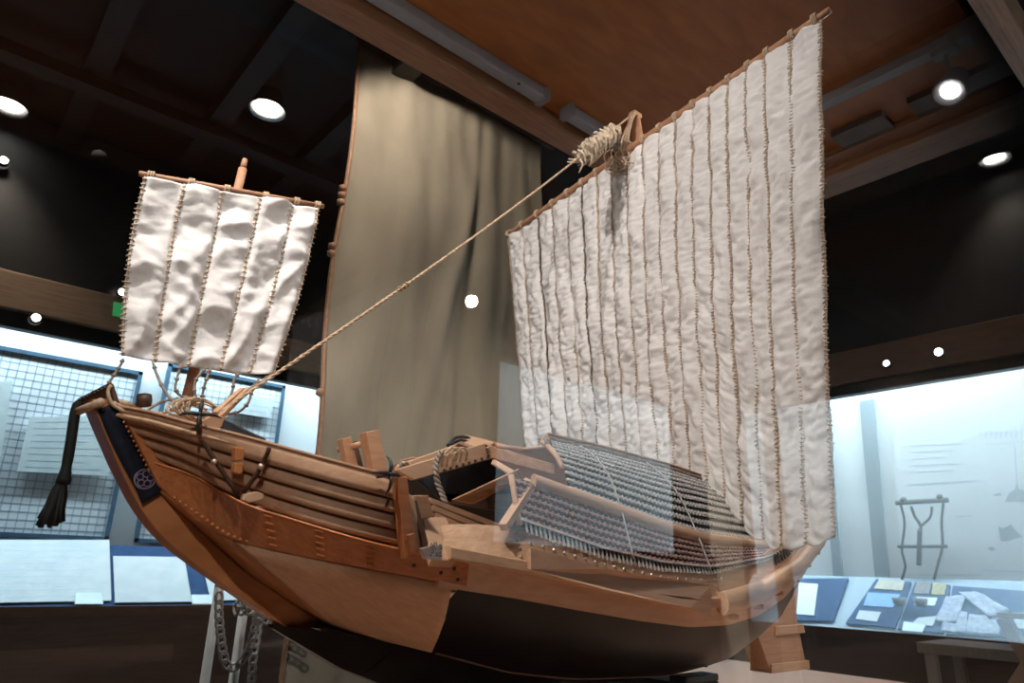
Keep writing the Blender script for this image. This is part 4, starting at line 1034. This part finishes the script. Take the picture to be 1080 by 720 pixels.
# ---- ceiling downlights
def downlight(x, y, z, R_, label):
    c = P(x, y, z=z); t = thing('downlight', c, label, 'ceiling light', 'round ceiling downlights')
    MB().lathe(c, [(R_*.62, .05), (R_*.7, -.02), (R_, -.10), (R_*1.02, -.105), (R_*.92, -.09), (R_*.6, -.005)], 28).build('ring', M['chrome'], t)
    MB().lathe(c, [(R_*.6, -.05), (R_*.58, -.075), (R_*.4, -.09), (0, -.095)], 24).build('lamp_face', M['lampface'], t)
    add_light('downlight_beam', 'SPOT', c+Vector((0, 0, -.12)), 34, WARM, (0, 0, -1), spot_size=1.6, spot_blend=.8, shadow_soft_size=.04)
downlight(285, 98, ZC+.0, .085, 'lit round downlight in the dark ceiling above the small fore sail')
downlight(14, 95, ZC+.0, .085, 'lit round downlight in the dark ceiling at the top left corner')
downlight(1046, 152, ZC+.0, .075, 'lit round downlight in the dark ceiling below the track spotlight')
def small(x, y, kw, label, r=.018, grp='small spots on the wall fascias'):  # glowing discs added for lamp reflections; the high wall one is a lamp
    c = P(x, y, **kw); ax = Vector((0, -1, 0)) if 'v' in kw else Vector((-1, 0, 0))
    t = thing('small_bright_spot', c, label, 'spotlight', grp)
    MB().lathe(c, [(r*1.35, -.03), (r*1.35, .004), (r*1.1, .006), (r, .0)], 18, ax).build('disc_rim', M['iron'], t)
    MB().lathe(c, [(r*1.05, .002), (r*.6, .006), (0, .008)], 16, ax).build('lamp_face', M['glow_small'], t)
small(38, 335, dict(v=V1-.02), 'tiny glowing disc for a lamp reflection above the showcase at the left edge')
small(129, 308, dict(v=V1-.05), 'tiny glowing disc for a lamp reflection on the fascia just left of the fore sail')
small(4, 169, dict(v=V1-.02), 'tiny lit spotlight high on the dark wall at the left edge')
small(935, 383, dict(u=U1-.05), 'tiny glowing disc for a lamp reflection on the right fascia, the left one of two', .016)
small(990, 371, dict(u=U1-.05), 'tiny glowing disc for a lamp reflection on the right fascia, the right one of two', .020)
o = MB().slab([P(120, 318, v=V1-.03), P(134, 321, v=V1-.03), P(133, 335, v=V1-.03), P(119, 332, v=V1-.03)], .015, Vector((0, -1, 0))).build('exit_sign', M['green_sign']); o['label'] = 'dim green lit sign on the fascia beside the fore sail'; o['category'] = 'sign'

# ================================================================== LIGHT
NEUT = (1, .92, .85)
spot('track_beam', spot1, W(1.5, .9, .1), 75, 130)
spot('canopy_beam_light', W(-.25, .50, 1.46), W(1.1, .95, .5), 88, 80, NEUT)
spot('canopy_beam_light', W(.25, .38, 1.46), W(.45, .95, .2), 17, 80, NEUT)
spot('added_front_fill', W(-.9, -1.7, 1.7), W(.7, .95, .0), 225, 44, NEUT, .02)  # added lamp without a fixture, lights the ship from the front
spot('canvas_beam', W(.9, 1.72, 2.1), W(1.6, 2.3, 1.5), 50, 85)
add_light('canopy_bounce_fill', 'POINT', W(-.15, .75, .95), 7, (1, .85, .7), shadow_soft_size=.01)  # unseen point lamp added as bounce light on the canopy
spot('added_chain_fill', W(.3, 1.75, 2.1), W(1.1, 2.15, -.4), 60, 40, NEUT, .02)  # unseen lamp added to brighten the chains and posts
w = bpy.data.worlds.new('w'); S.world = w; w.use_nodes = True
w.node_tree.nodes['Background'].inputs[0].default_value = (.05, .055, .06, 1); w.node_tree.nodes['Background'].inputs[1].default_value = .15

# ================================================================== CAMERA
cd = bpy.data.cameras.new('camera'); cam = bpy.data.objects.new('camera', cd); COL.objects.link(cam)
cd.sensor_width = 36; cd.lens = 24; cd.clip_start = .01; cd.clip_end = 50
cam.matrix_world = Matrix(((RT[0], UP[0], -FW[0], 0), (RT[1], UP[1], -FW[1], 0), (RT[2], UP[2], -FW[2], H0), (0, 0, 0, 1)))
cd.dof.use_dof = True; cd.dof.focus_distance = 1.25; cd.dof.aperture_fstop = 7
S.camera = cam
S.view_settings.view_transform = 'Standard'; S.view_settings.look = 'None'; S.view_settings.gamma = 1; S.view_settings.exposure = 0.0
S.view_settings.use_curve_mapping = False
S.cycles.use_denoising = True; S.cycles.max_bounces = 10; S.cycles.transparent_max_bounces = 16; S.cycles.sample_clamp_indirect = 4
S.cycles.caustics_reflective = False; S.cycles.caustics_refractive = False
